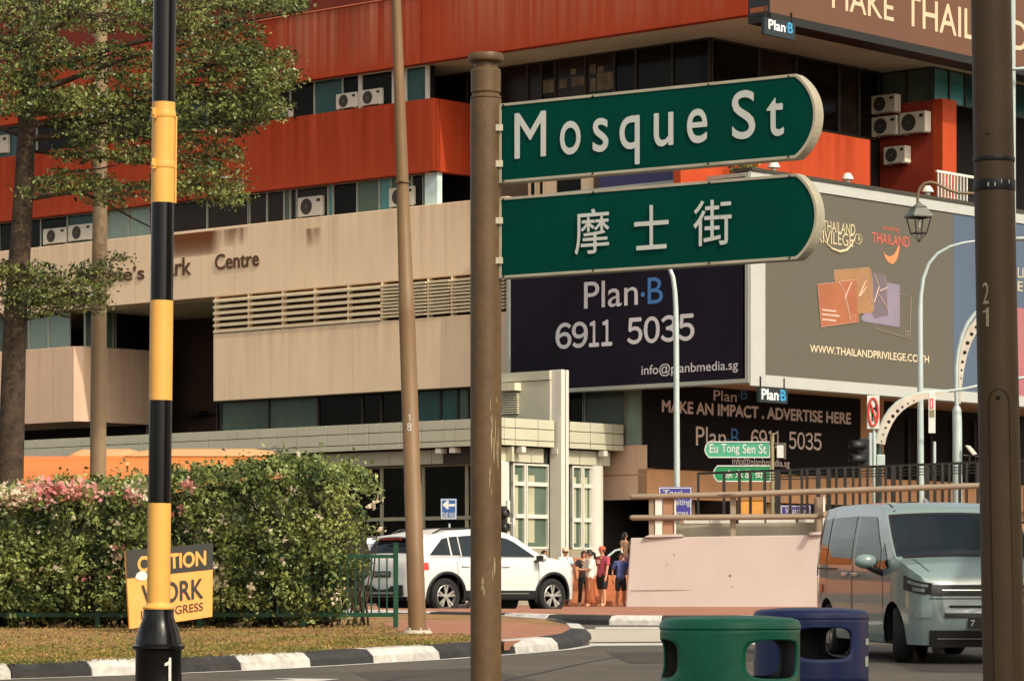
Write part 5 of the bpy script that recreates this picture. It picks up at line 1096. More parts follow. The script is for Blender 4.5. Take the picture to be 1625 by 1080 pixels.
m.build('frame', mat('grey_frame', S(92, 84, 72), .5), nb_); m = MB(); m.box(ZX(1233, Y), ZX(1243.5, Y), Y, Y + .08, P(0, 726, Y).z, P(0, 706, Y).z); m.build('panel', M_signwhite, nb_)
# tall pale lamp posts with bent arms
def bent_post(label, Y, path, rad, head=None):
    r_ = thing('bent_lamp_post', label, 'lamp post', P(*path[0], Y), 'tall pale grey posts with curved arms'); pts = [P(a, b, Y) for a, b in path]
    pts[0] = Vector((pts[0].x, Y, .69))
    m = MB(); m.tube(pts[:2], rad[:2], 16); m.build('shaft', M_steel, r_, smooth=50); m = MB(); m.tube(pts[1:], rad[1:], 14); m.build('arm', M_steel, r_, smooth=50)
    if head: m = MB(); h = P(*head, Y); m.ball(h, (.5, .18, .07), 14, 8); m.build('lamp_head', M_steel, r_, smooth=60)
bent_post('pale grey lamp post curving up behind the lower green sign, crossing the dark phone-number billboard', 100.9, [(1075.5, 900), (1073, 520), (1072.5, 490), (1071, 462), (1068, 440), (1062, 424), (1050, 410), (1030, 400), (1000, 394)], [.10, .085, .08, .075, .07, .065, .06, .055, .05], (985, 393))
bent_post('pale grey lamp post curving right across the taupe billboard under the lantern', 100.2, [(1462, 900), (1460, 500), (1461, 470), (1465, 442), (1474, 418), (1488, 402), (1508, 391), (1530, 385), (1560, 381), (1600, 379)], [.115, .085, .07, .06, .055, .05, .045, .04, .04, .04], (1625, 379))
# gantry with perforated arch
gt = thing('signal_gantry', 'grey perforated arch arm reaching right from the traffic signal', 'gantry', P(1398, 900, 99)); GY = 98.8
def archplate(cen_pts, wid, Y, th, holes):
    N_ = len(cen_pts); L_ = []; R_ = []
    for i, (x, y) in enumerate(cen_pts):
        a = cen_pts[max(i - 1, 0)]; b = cen_pts[min(i + 1, N_ - 1)]; d = Vector((b[0] - a[0], b[1] - a[1])).normalized(); n_ = Vector((-d.y, d.x)); w_ = wid[i] / 2
        L_.append(P(x + n_.x * w_, y + n_.y * w_, Y)); R_.append(P(x - n_.x * w_, y - n_.y * w_, Y))
    m = MB(); n2 = len(L_)
    for i in range(n2 - 1): m.hexa([L_[i], L_[i + 1], R_[i + 1], R_[i], L_[i] + Vector((0, th, 0)), L_[i + 1] + Vector((0, th, 0)), R_[i + 1] + Vector((0, th, 0)), R_[i] + Vector((0, th, 0))])
    h = MB()
    for x, y, r_ in holes: c = P(x, y, Y - .004); rr = r_ / F * Y; h.add([c + Vector((rr * math.cos(a), 0, rr * math.sin(a))) for a in np.linspace(0, 2 * PI, 17)[:-1]], [tuple(range(16))])
    return m, h, L_, R_
cp = [(1398, 704), (1400, 692), (1404, 680), (1410, 667), (1418, 655), (1428, 645), (1440, 637), (1454, 631), (1470, 627), (1488, 624), (1506, 621)]
m, h, l_, r__ = archplate(cp, [13, 14, 15, 15.5, 15.5, 15.5, 14.5, 13, 10, 6, 2], GY, .12, [(1399, 700, 1.5), (1401.5, 689, 1.5), (1405.5, 678.5, 2), (1410.5, 669, 2.8), (1417, 660, 3), (1424.5, 652, 2.8), (1432, 645.5, 2), (1441, 640, 1.6), (1450.5, 635.5, 1.4)])
ar = m.build('arch', mat('gantry_grey', S(186, 178, 164), .5), gt); h.build('punched_hole', M_dark, ar)
m = MB(); m.tube([p_ + Vector((0, .06, 0)) for p_ in r__] + [P(1530, 617, GY), P(1570, 608, GY), P(1640, 596, GY)], .05, 10); m.build('arm', M_steel, gt, smooth=60)
m = MB(); m.box(ZX(1378.5, GY), ZX(1390, GY), GY - .1, GY + .3, P(0, 742, GY).z, P(0, 686, GY).z); m.build('box', M_steel, gt, bevel=.02)
m = MB(); m.box(ZX(1391, GY), ZX(1404, GY), GY - .1, GY + .2, P(0, 742, GY).z, P(0, 721, GY).z); m.build('box', M_steel, gt, bevel=.02)
m = MB(); m.tube([(ZX(1397, GY), GY + .45, .69), (ZX(1397, GY), GY + .45, P(0, 702, GY).z)], .1, 14); m.build('shaft', mat('dark_green_post', S(52, 64, 56), .5), gt, smooth=50)
def tlight(label, px, yt, yb, Y, face):
    r_ = thing('traffic_light', label, 'traffic light', P(px, yb, Y), 'dark traffic lights'); k = Y / F; m = MB(); a, b = P(px, yb, Y), P(px, yt, Y); m.box(a.x - 8 * k, a.x + 8 * k, Y, Y + .3, a.z, b.z); m.build('housing', M_trim, r_, bevel=.04)
    for f_ in (.28, .74):
        z_ = a.z + (b.z - a.z) * f_; mm = MB(); d = Vector((-.92, -.38, 0)) if face < 0 else Vector((.9, -.4, 0)); c = Vector((a.x, Y, z_)); L_ = .30; rr = 8.5 * k; L_ = .30 if face < 0 else .10
        rows = []
        for j in (0, .5, 1): rows.append([c + d * L_ * j * 1.6 + Vector((-d.y * math.cos(t_) * rr, d.x * math.cos(t_) * rr, rr * math.sin(t_) - .02 * j)) for t_ in np.linspace(-.6, PI + .6, 14)])
        mm.grid(rows); o = mm.build('hood', M_trim, r_, smooth=60); so = o.modifiers.new('s', 'SOLIDIFY'); so.thickness = .015
        mm = MB(); mm.ball(c + d * .05, (.1, .1, rr * .85), 10, 8); mm.build('lens', mat('dark_lens', S(70, 30, 26) if f_ > .5 else S(30, 44, 38), .2), r_)
    return r_
tlight('dark traffic light with two hoods in front of the black poster', 1372, 694, 741, 98.4, -1)
tl2 = tlight('dark traffic light peeping out behind the brown sign post, over the white car', 797, 802, 850, 82, 1)
m = MB(); m.tube([(ZX(806, 82), 82.2, .69), (ZX(806, 82), 82.2, P(0, 793, 82).z)], .06, 12); m.build('post', M_white, tl2, smooth=50); m = MB(); m.box(ZX(814, 82), ZX(818, 82), 82, 82.1, P(0, 834, 82).z, P(0, 821, 82).z); m.box(ZX(807, 82), ZX(815, 82), 82.04, 82.07, P(0, 830, 82).z, P(0, 828, 82).z); m.build('bracket', M_white, tl2)
# no right turn sign
nr = board('no_turn_sign', 'white square sign with a red ring and a crossed black turn arrow', 'sign', 1376, 1395.5, 627, 680, 98.6, M_signwhite, None, (1387, 680, .69, 2.2))
pl = Pl((0, 98.6), (1, 0), (0, -1)); m = MB(); m.tube([P(1385.7 + 7.6 * math.cos(a), 653.5 + 22 * math.sin(a), 98.58) for a in np.linspace(0, 2 * PI, 25)], .035, 6); m.tube([P(1380.5, 638, 98.57), P(1391, 669, 98.57)], .03, 6); m.build('red_ring', M_redsign, nr)
m = MB(); poly_on(m, pl, [(1383, 668), (1383, 646), (1389, 646), (1389, 641), (1393, 648), (1389, 655), (1389, 650), (1385.5, 650), (1385.5, 668)], .012, .006); m.build('arrow', M_trim, nr)
# narrow sign pole
ns = board('narrow_sign', 'narrow white sign on a slim post between the two pale lamp posts', 'sign', 1473.5, 1484.5, 622, 687, 97.5, M_signwhite, None, (1483, 700, .69, 2.6))
m = MB(); pl = Pl((0, 97.5), (1, 0), (0, -1)); 
for A in ((1475.5, 1481, 632, 634), (1475.5, 1477, 634, 646), (1479.5, 1481, 634, 646), (1475.5, 1481, 646, 648)): pbox(m, pl, pl.t(A[0]), pl.t(A[1]), pl.z(A[0], A[3]), pl.z(A[0], A[2]), .002, .012)
m.build('print', M_redsign, ns); m = MB(); pbox(m, pl, pl.t(1475), pl.t(1483), pl.z(1475, 662), pl.z(1475, 650), .002, .011); m.build('print', mat('olive_print', S(120, 112, 86), .6), ns)
# tall split post with perforated curve
tpz = thing('perforated_post', 'thick grey post with a perforated curved top beside the dark lamp post', 'post', P(1520, 900, 99.6)); Y = 99.6
m = MB(); m.tube([(ZX(1520, Y), Y, .69), (ZX(1519, Y), Y, P(0, 670, Y).z), (ZX(1518.5, Y), Y, P(0, 652, Y).z), (ZX(1518.5, Y), Y, P(0, 645, Y).z)], [.15, .145, .14, .10], 20); m.build('shaft', M_steel, tpz, smooth=40)
m = MB(); m.tube([P(1518.5, 648, Y), P(1517.5, 610, Y), P(1518, 580, Y), P(1521, 555, Y), P(1527, 532, Y), P(1536, 512, Y), P(1548, 497, Y), P(1570, 482, Y), P(1600, 474, Y)], .07, 12); m.build('arm', M_steel, tpz, smooth=60)
cp = [(1523, 640), (1524, 610), (1525.5, 585), (1529, 562), (1535, 541), (1544, 522), (1556, 507), (1575, 494)]
m, h, _, _ = archplate(cp, [3, 6, 9, 12, 14, 15, 14, 12], Y - .06, .08, [(1525, 600, 1.2), (1526, 587, 1.8), (1527.5, 574, 2.4), (1531, 559, 3), (1535.5, 544, 3.2), (1542, 530, 3), (1549, 519, 2.4)])
ar = m.build('curved_plate', mat('gantry_grey', S(186, 178, 164), .5), tpz); h.build('punched_hole', M_dark, ar)
fl = thing('floodlight', 'small white floodlight on a bracket above the black fence near the dark lamp post', 'floodlight', P(1542, 740, 99)); Y = 99.2
m = MB(); m.prism([P(1532, 706, Y), P(1540, 707, Y), P(1551, 720, Y), P(1544, 722, Y)], (0, .2, 0)); m.build('head', M_white, fl, bevel=.02); m = MB(); m.tube([P(1538, 738, Y + .1), P(1539, 722, Y + .1)], .03, 8); m.tube([P(1528, 722, Y + .1), P(1556, 724, Y + .1)], .025, 8); m.build('bracket', M_black, fl)
# street lantern hung from a bracket
LNY = 60.0; k = LNY / F
ln_ = thing('street_lantern', 'old fashioned black lantern hanging from a curved arm beside the dark lamp post', 'street lantern', P(1572, 985, LNY))
m = MB(); m.tube([P(1456, 322, LNY), P(1456.5, 308, LNY), (P(1460, 298, LNY)), P(1467, 291, LNY), P(1477, 289, LNY), P(1488, 292, LNY), P(1505, 301, LNY), P(1520, 306, LNY), P(1545, 307, LNY), P(1572, 307, LNY)], 2.4 * k, 10); m.build('arm', mat('bronze_arm', S(112, 92, 68), .5), ln_, smooth=60)
m = MB(); m.tube([(P(1572, 0, LNY).x, LNY, G(LNY)), (P(1572, 0, LNY).x, LNY, P(0, 290, LNY).z)], 9 * k, 16); m.build('post', M_poled, ln_, smooth=50)
lc = P(1458, 940, LNY); 
def fr4(pr):                                             # square lathe
    mm = MB(); n = 4; vs_ = [(lc.x + r_ * k * 1.2 * math.cos(PI / 4 + .35 + i * PI / 2), LNY + r_ * k * 1.2 * math.sin(PI / 4 + .35 + i * PI / 2), P(0, y_, LNY).z) for r_, y_ in pr for i in range(4)]
    return mm.add(vs_, [(j * 4 + i, j * 4 + (i + 1) % 4, (j + 1) * 4 + (i + 1) % 4, (j + 1) * 4 + i) for j in range(len(pr) - 1) for i in range(4)])
M_lant = mat('lantern_grey', S(96, 98, 88), .45)
fr4([(20, 345), (20.5, 343), (12, 331), (11, 330), (12, 329), (6, 325), (2.5, 322), (2.5, 320)]).build('roof', M_lant, ln_)
m = MB()
for i in range(4):
    a = PI / 4 + .35 + i * PI / 2; b = a + PI / 2; tp_ = lambda r_, y_, q: Vector((lc.x + r_ * k * 1.2 * math.cos(q), LNY + r_ * k * 1.2 * math.sin(q), P(0, y_, LNY).z))
    m.tube([tp_(17, 345, a), tp_(11, 370, a)], 1.0 * k, 6); m.tube([tp_(17.5, 345, a), tp_(17.5, 345, b)], 1 * k, 6); m.tube([tp_(11, 370, a), tp_(11, 370, b)], 1 * k, 6); m.tube([tp_(11, 371, a), tp_(4, 378, a), tp_(1, 384, a)], .7 * k, 5)
m.build('cage', M_black, ln_)
m = MB(); m.ball(P(1458, 355, LNY), (3.5 * k, 3.5 * k, 8 * k), 10, 8); m.build('bulb', mat('frosted', S(190, 186, 170), .4), ln_, smooth=60)
# ================================================================== VEHICLES
def interp(tab): xs_ = [a for a, b in tab]; ys_ = [b for a, b in tab]; return lambda x: float(np.interp(x, xs_, ys_))
def car(name, label, cat, spec, group=None):
    root = thing(name, label, cat, (0, 0, 0), group)
    top, wp, fz = interp(spec['top']), interp(spec['wp']), interp(spec['fz']); wb = spec['wheels']; rw_ = spec['rw']; ra = spec['ra']; b0 = spec['sill']; half = spec['half']; arch_z = rw_
    def bot(x):
        z_ = b0
        for c in wb:
            d = abs(x - c)
            if d < ra: z_ = max(z_, arch_z + math.sqrt(max(ra * ra - d * d, 0)))
        if x < -half + .25: z_ = max(z_, b0 + .05)
        return z_
    xs_ = sorted(set([round(v, 3) for v in list(np.linspace(-half, half, 56)) + [a for a, b in spec['top']] + [c + ra * math.cos(t_) for c in wb for t_ in np.linspace(0, PI, 19)]]))
    W = lambda x, z: wp(x) * fz(z)
    def zt(x): return max(top(x), bot(x) + .02)
    m = MB(); NL = 16
    sideR = [[(x, W(x, bot(x) + (zt(x) - bot(x)) * j / NL), bot(x) + (zt(x) - bot(x)) * j / NL) for j in range(NL + 1)] for x in xs_]
    m.grid(sideR, flip=True); m.grid([[(a, -b, c) for a, b, c in r_] for r_ in sideR])
    K = 10; crown = spec.get('crown', .035)
    def topp(x, v): y = W(x, zt(x)); return (x, y * v, zt(x) + crown * (1 - v * v) * min(1, (half - abs(x)) / .3 + .1))
    m.grid([[topp(x, -1 + 2 * j / K) for j in range(K + 1)] for x in xs_])
    for x in (xs_[0], xs_[-1]):
        rows = []
        for j in range(NL + 1):
            z_ = bot(x) + (zt(x) - bot(x)) * j / NL; y = W(x, z_); bulge = spec.get('bulge', .04) * math.sin(PI * j / NL) * (1 if x > 0 else -1)
            rows.append([(x + bulge * (1 - v * v), y * v, z_ + (crown * (1 - v * v) * .1 if j == NL else 0)) for v in np.linspace(-1, 1, K + 1)])
        m.grid(rows)
    body = m.build('body', [spec['paint']], root, smooth=spec.get('sharp', 38))
    m = MB(); m.grid([[(x, W(x, bot(x)) * v * .97, max(bot(x), b0) + .02) for v in (-1, -.85, .85, 1)] for x in xs_]); m.box(-half + .35, half - .35, -.6, .6, b0 - .03, b0 + .3); m.build('underside', M_trim, root)
    def side(nm, x0, x1, zl, zh, mt, s_, par=None, off=.006, nx=14, nz=6):
        mm = MB(); rows = []
        for i in range(nx + 1):
            x = x0 + (x1 - x0) * i / nx; a, b = (zl(x) if callable(zl) else zl), (zh(x) if callable(zh) else zh)
            rows.append([(x, s_ * (W(x, a + (b - a) * j / nz) + off), a + (b - a) * j / nz) for j in range(nz + 1)])
        mm.grid(rows); return mm.build(nm, mt, par or root, smooth=60)
    def roofp(nm, x0, x1, v0, v1, mt, par=None, off=.006, nx=8, nv=10, curve=0):
        mm = MB(); rows = []
        for i in range(nx + 1):
            row = []
            for j in range(nv + 1):
                v = v0 + (v1 - v0) * j / nv; x = x0 + (x1 - x0) * i / nx; x += curve * (1 - v * v) * (1 - i / nx) * 0; p = Vector(topp(x, v)); sl_ = (top(x + .01) - top(x - .01)) / .02; n_ = Vector((-sl_, 0, 1)).normalized(); row.append(p + n_ * off)
            rows.append(row)
        mm.grid(rows); return mm.build(nm, mt, par or root, smooth=60)
    for c in wb:
        for s_ in (1, -1):
            yo = spec['track']; wd = .22; st = spec.get('steer', 0) if c > 0 else 0
            def tr(p): 
                x, y, z_ = p; y0 = s_ * (yo - wd / 2); x2, y2 = x, y - y0; return (c + x2 * math.cos(st) - y2 * math.sin(st), y0 + x2 * math.sin(st) + y2 * math.cos(st), z_)
            mm = MB(); r1 = rw_; ry = spec['rim']
            prof = [(ry, -wd / 2 + .01), (r1 - .05, -wd / 2), (r1 - .012, -wd / 2 + .03), (r1, -wd / 2 + .06), (r1, wd / 2 - .06), (r1 - .012, wd / 2 - .03), (r1 - .05, wd / 2), (ry, wd / 2 - .01)]
            mm.lathe(prof, (0, s_ * (yo - wd / 2), r1), 36, 0, 'y', False); mm.v = [tr((a[0] + 0, a[1], a[2])) for a in mm.v]; ty = mm.build('wheel', M_tyre, root, smooth=40)
            mm = MB(); yf = s_ * (yo - .028); e_ = s_ * .02
            mm.lathe([(ry + .004, 0), (ry - .02, e_), (ry - .03, -e_ * 2)], (0, yf, r1), 36, 0, 'y', False)
            for q_ in range(5):
                a0_ = 2 * PI * q_ / 5 + .3
                for da in (-.16, .16):
                    u0, u1 = a0_ + da * .7, a0_ + da * 1.15
                    def pt(r_, a, y_, wv): return (r_ * math.cos(a) - wv * math.sin(a), y_, r1 + r_ * math.sin(a) + wv * math.cos(a))
                    mm.hexa([pt(.04, u0, yf, -.016), pt(ry, u1, yf + e_ * .3, -.022), pt(ry, u1, yf + e_ * .3, .022), pt(.04, u0, yf, .016), pt(.04, u0, yf - e_, -.016), pt(ry, u1, yf - e_ * 1.2, -.022), pt(ry, u1, yf - e_ * 1.2, .022), pt(.04, u0, yf - e_, .016)])
            mm.lathe([(.06, e_ * .1), (.05, e_ * .6), (0, e_ * .7)], (0, yf, r1), 16, 0, 'y'); mm.v = [tr(a) for a in mm.v]; mm.build('rim', M_rim, ty)
            mm = MB(); mm.lathe([(ry + .003, 0), (0, 0)], (0, s_ * (yo - .10), r1), 24, 0, 'y'); mm.v = [tr(a) for a in mm.v]; mm.build('brake_disc', M_trim, ty)
            mm = MB(); mm.lathe([(ra - .01, 0), (0, 0)], (c, s_ * (spec['track'] - .3), r1), 24, 0, 'y'); mm.build('wheel_well', M_trim, root)
    return root, side, roofp, W, top, bot, zt, topp
def place(root, loc, phi):
    root.location = loc; root.rotation_euler = (0, 0, phi)
# ---- white SUV
suv_spec = dict(half=2.2, wheels=(-1.365, 1.365), rw=.355, ra=.43, sill=.30, rim=.235, track=.905, paint=M_carwhite,
    top=[(-2.2, .74), (-2.19, .90), (-2.15, 1.02), (-2.08, 1.10), (-2.02, 1.18), (-1.90, 1.35), (-1.80, 1.45), (-1.6, 1.53), (-1.2, 1.605), (-.6, 1.65), (0, 1.64), (.3, 1.59), (.55, 1.48), (1.08, 1.16), (1.16, 1.125), (1.5, 1.08), (1.85, 1.0), (2.05, .90), (2.15, .78), (2.19, .66), (2.2, .58)],
    wp=[(-2.2, .74), (-2.16, .80), (-2.05, .85), (-1.8, .89), (-1.3, .915), (1.2, .915), (1.6, .90), (1.85, .84), (2.0, .76), (2.1, .66), (2.17, .54), (2.2, .46)],
    fz=[(.25, .95), (.36, .975), (.5, .985), (.72, 1.0), (.9, .992), (1.0, .975), (1.1, .95), (1.3, .875), (1.5, .80), (1.66, .72)])
suv, side, roofp, W, top, bot, zt, topp = car('white_suv', 'white crossover car seen from its rear right side, passing behind the two brown posts', 'car', suv_spec)
for s_ in (1, -1):
    zl = lambda x: 1.125 + .015 * (x < -1)
    zh1 = lambda x: min(top(x) - .115, 1.145 + max((x + 1.74) * .85, .002))
    side('window', -1.73, -1.23, zl, zh1, M_carglass, s_); side('window', -1.19, -.98, zl, lambda x: top(x) - .11, M_carglass, s_); side('window', -.95, -.12, zl, lambda x: top(x) - .115, M_carglass, s_); side('window', -.04, .90, zl, lambda x: max(min(top(x) - .115, 1.50 - (x - .3) * .60), 1.132), M_carglass, s_)
    side('window_trim', -1.74, .90, 1.106, 1.122, M_chrome, s_, off=.008, nz=1)
    side('cladding', -.95, .95, .30, .47, M_trim, s_, off=.010); side('sill_strip', -.70, .72, .40, .425, M_chrome, s_, off=.016, nz=1)
    for c in (-1.365, 1.365):
        mm = MB(); rows = [[], [], []]
        for t_ in np.linspace(-.35, PI + .35, 25):
            for q_, rr in enumerate((.425, .455, .485)):
                x = c + rr * math.cos(t_); z_ = .355 + rr * math.sin(t_); rows[q_].append((x, s_ * (W(max(min(x, 2.19), -2.19), z_) + .012), max(z_, .2)))
        mm.grid(rows); o = mm.build('arch_trim', M_trim, suv, smooth=50); so = o.modifiers.new('s', 'SOLIDIFY'); so.thickness = .02; so.offset = 0
    for x0 in (-1.10, -.085, .97): side('door_seam', x0, x0 + .012, .48, 1.02, M_trim, s_, off=.004, nx=1, nz=6)
    for x0 in (-1.0, .02): mm = MB(); y = W(x0, .93) + .012; mm.box(x0, x0 + .2, min(s_ * (y - .01), s_ * (y + .022)), max(s_ * (y - .01), s_ * (y + .022)), .925, .955); mm.build('door_handle', M_carwhite, suv, bevel=.008)
    side('tail_light', -2.175, -1.80, .86, lambda x: 1.0, M_lampred, s_, off=.010); side('headlight', 1.98, 2.13, lambda x: .80, lambda x: .88, M_lampclr, s_, off=.008)
    mm = MB(); mm.ball((.93, s_ * 1.06, 1.10), (.07, .12, .08), 12, 8); mir = mm.build('mirror', M_carwhite, suv, smooth=60); mm = MB(); mm.box(.88, .98, min(s_ * .86, s_ * 1.0), max(s_ * .86, s_ * 1.0), 1.03, 1.06); mm.box(.855, .88, min(s_ * .97, s_ * 1.15), max(s_ * .97, s_ * 1.15), 1.05, 1.15); mm.build('mirror_foot', M_trim, mir)
    mm = MB(); mm.tube([topp(-1.5, s_ * .9), Vector(topp(-1.3, s_ * .9)) + Vector((0, 0, .05)), Vector(topp(0, s_ * .9)) + Vector((0, 0, .05)), topp(.25, s_ * .9)], .018, 8); mm.build('roof_rail', M_trim, suv)
roofp('windscreen', .50, 1.10, -.93, .93, M_carglass); roofp('rear_window', -2.03, -1.83, -.88, .88, M_carglass, off=.01)
m = MB(); m.grid([[Vector(topp(-1.66, v)) + Vector((-.0, 0, .012)) for v in np.linspace(-.9, .9, 9)], [Vector(topp(-1.78, v)) + Vector((-.10, 0, .05 - .02 * v * v)) for v in np.linspace(-.9, .9, 9)], [Vector(topp(-1.8, v)) + Vector((-.16, 0, .02 - .02 * v * v)) for v in np.linspace(-.9, .9, 9)]]); o = m.build('spoiler', M_carwhite, suv, smooth=40); so = o.modifiers.new('s', 'SOLIDIFY'); so.thickness = .03
m = MB(); m.box(-2.02, -1.99, -.3, .3, 1.44, 1.455); m.build('brake_light', M_lampred, suv)
m = MB(); m.box(-2.235, -2.10, -.62, .62, .36, .58); m.build('rear_bumper', M_trim, suv, bevel=.03); m = MB(); m.box(-2.245, -2.23, -.45, .45, .40, .44); m.build('bumper_strip', M_chrome, suv)
m = MB(); m.box(-2.252, -2.235, -.27, .27, .72, .84); pn = m.build('number_plate', M_signblack, suv)
v, f, x0, x1, y0, y1 = glyphs('SJD2980G'); m = MB(); m.add([(-2.256, .25 - (a[0] - x0) / (x1 - x0) * .5, .745 + (a[1] - y0) / (y1 - y0) * .07) for a in v], f); m.build('plate_number', M_signwhite, pn, recalc=False)
m = MB(); m.box(-2.0, -1.7, -.62, -.45, .27, .36); m.build('exhaust_trim', M_chrome, suv, bevel=.02)
ph = R(41); place(suv, (-.827 + .02, 64.0, G(62) - .01), ph)
grey = dup(suv, (-2.75, 74.5, .69), R(20), 'grey car showing only its roof behind the white crossover and the hedge end', {'body': M_cargrey, 'spoiler': M_cargrey, 'mirror': M_cargrey, 'door_handle': M_cargrey}); grey.name = 'grey_car'
# ---- grey-blue van
van_spec = dict(half=2.15, wheels=(-1.37, 1.37), rw=.32, ra=.37, sill=.22, rim=.2, track=.84, paint=M_vanpaint, bulge=.06, steer=R(-16), crown=.03, sharp=30,
    top=[(-2.15, .70), (-2.14, 1.05), (-2.10, 1.45), (-2.02, 1.66), (-1.85, 1.745), (-1.2, 1.785), (-.3, 1.80), (.45, 1.785), (.68, 1.73), (.82, 1.655), (1.38, 1.20), (1.45, 1.165), (1.75, 1.10), (1.95, 1.03), (2.05, .98), (2.11, .90), (2.14, .78), (2.15, .62)],
    wp=[(-2.15, .70), (-2.05, .79), (-1.8, .84), (-1.3, .86), (1.3, .86), (1.6, .85), (1.85, .82), (2.0, .775), (2.08, .72), (2.12, .66), (2.15, .58)],
    fz=[(.2, .955), (.35, .98), (.6, 1.0), (.9, 1.0), (1.05, .99), (1.15, .98), (1.4, .94), (1.65, .885), (1.82, .83)])
van, side, roofp, W, top, bot, zt, topp = car('grey_van', 'grey-blue van facing the camera beside the blue bin and the dark lamp post', 'van', van_spec)
for s_ in (1, -1):
    zl = lambda x: 1.09 + (.0 if x < .6 else 0)
    side('window', -1.98, -1.42, zl, lambda x: min(top(x) - .13, 1.09 + (x + 2.05) * 3), M_carglass, s_); side('window', -1.36, -.34, zl, lambda x: top(x) - .14, M_carglass, s_); side('window', -.20, .86, lambda x: 1.09 - max(0, (x - .2)) * .06, lambda x: max(min(top(x) - .14, 1.66 - (x - .45) * 1.0 if x > .45 else 9), 1.10), M_carglass, s_); side('window', .92, 1.22, lambda x: 1.06, lambda x: max(1.36 - (x - .92) * 1.0, 1.07), M_carglass, s_)
    for x0 in (-1.39, -.28, -.25): side('door_seam', x0, x0 + .014, .32, 1.07 if x0 > -.26 else 1.66, M_trim, s_, off=.004, nx=1, nz=8)
    side('door_seam', 1.0, 1.014, .36, 1.02, M_trim, s_, off=.004, nx=1, nz=8); side('slide_rail', -2.05, -.9, 1.03, 1.05, M_trim, s_, off=.006, nz=1)
    side('sill_trim', -.98, .98, .23, .30, M_vanpaint, s_, off=.012)
    for x0 in (-.62, -.16): mm = MB(); y = W(x0, .98) + .014; mm.box(x0, x0 + .22, min(s_ * (y - .01), s_ * (y + .024)), max(s_ * (y - .01), s_ * (y + .024)), .965, 1.0); mm.build('door_handle', M_chrome, van, bevel=.008)
    side('headlight', 1.74, 2.135, lambda x: .775 + (2.13 - x) * .14, lambda x: .905 + (2.13 - x) * .22, M_trim, s_, off=.009); hl = side('headlight_lens', 1.86, 2.12, lambda x: .855 + (2.13 - x) * .16, lambda x: .885 + (2.13 - x) * .2, M_lampclr, s_, off=.013); side('headlight_lens', 1.95, 2.10, lambda x: .80 + (2.13 - x) * .1, lambda x: .838 + (2.13 - x) * .12, M_lampclr, s_, off=.013)
    side('fog_trim', 2.02, 2.14, .52, .66, M_vanpaint, s_, off=.014)
    mm = MB(); mm.ball((.92, s_ * 1.03, 1.135), (.09, .14, .085), 14, 9); mir = mm.build('mirror', M_vanpaint, van, smooth=60); mm = MB(); mm.tube([(.96, s_ * .84, 1.0), (.94, s_ * .95, 1.05), (.93, s_ * 1.0, 1.09)], [.035, .04, .05], 8); mm.build('mirror_foot', M_trim, mir)
    side('tail_light', -2.13, -2.02, .95, 1.5, M_lampred, s_, off=.006)
roofp('windscreen', .83, 1.40, -.95, .95, M_carglass)
m = MB(); m.grid([[Vector(topp(x, v)) + Vector((0, 0, .010)) for v in np.linspace(-.9, .9, 11)] for x in (1.41, 1.46)]); m.build('cowl', M_trim, van)
roofp('windscreen_border', .815, .845, -.97, .97, M_trim, off=.008, nx=2); roofp('windscreen_border', 1.375, 1.405, -.97, .97, M_trim, off=.008, nx=2); roofp('windscreen_border', .83, 1.40, -.975, -.935, M_trim, off=.008, nv=2); roofp('windscreen_border', .83, 1.40, .935, .975, M_trim, off=.008, nv=2)
roofp('roof_seam', -1.9, .75, -.875, -.85, M_trim, off=.004, nv=1, nx=20); roofp('roof_seam', -1.9, .75, .85, .875, M_trim, off=.004, nv=1, nx=20)
roofp('bonnet_seam', 1.50, 1.98, -.80, -.788, M_trim, off=.004, nv=1); roofp('bonnet_seam', 1.50, 1.98, .788, .80, M_trim, off=.004, nv=1)
def front(nm, y0, y1, z0_, z1_, mt, d=.012):            # pieces that follow the nose
    mm = MB(); rows = []
    for j in range(7):
        z_ = z0_ + (z1_ - z0_) * j / 6; row = []
        for i in range(17):
            y = y0 + (y1 - y0) * i / 16; lo_, hi = 1.2, 2.15
            if abs(y) <= W(2.15, z_): x = 2.15 + .06 * math.sin(PI * min(max((z_ - bot(2.15)) / (zt(2.15) - bot(2.15)), 0), 1)) * (1 - (y / W(2.15, z_)) ** 2) if z_ <= top(2.15) else np.interp(-z_, [-a[1] for a in van_spec['top'][-8:]], [a[0] for a in van_spec['top'][-8:]])
            else:
                for _ in range(30):
                    mid = (lo_ + hi) / 2
                    if W(mid, z_) > abs(y): lo_ = mid
                    else: hi = mid
                x = lo_
                if z_ > top(x): x = min(x, float(np.interp(-z_, [-a[1] for a in van_spec['top'][-8:]], [a[0] for a in van_spec['top'][-8:]])))
            row.append((x + d, y * (1 + .0), z_))
        rows.append(row)
    mm.grid(rows); o = mm.build(nm, mt, van, smooth=50); return o
front('grille', -.64, .64, .765, .885, M_trim, .012); gs = front('grille_bar', -.52, .52, .822, .832, M_chrome, .024); front('air_slot', -.50, .50, .525, .575, M_trim, .02); front('air_slot', -.44, .44, .635, .66, M_trim, .02); front('lower_intake', -.66, .66, .20, .385, M_trim, .02); front('bumper_seam', -.66, .66, .728, .738, M_trim, .006); front('chin_strip', -.58, .58, .285, .30, M_chrome, .03)
m = MB(); m.box(2.225, 2.24, -.25, .25, .41, .52); pn = m.build('number_plate', M_signblack, van)
v, f, x0, x1, y0, y1 = glyphs('7'); m = MB(); m.add([(2.245, -.225 + (a[0] - x0) / (x1 - x0) * .05, .43 + (a[1] - y0) / (y1 - y0) * .07) for a in v], f); m.build('plate_number', M_signwhite, pn, recalc=False)
m = MB(); m.ball((2.235, 0, .85), (.02, .05, .05), 12, 8); m.build('badge', M_chrome, van, smooth=60)
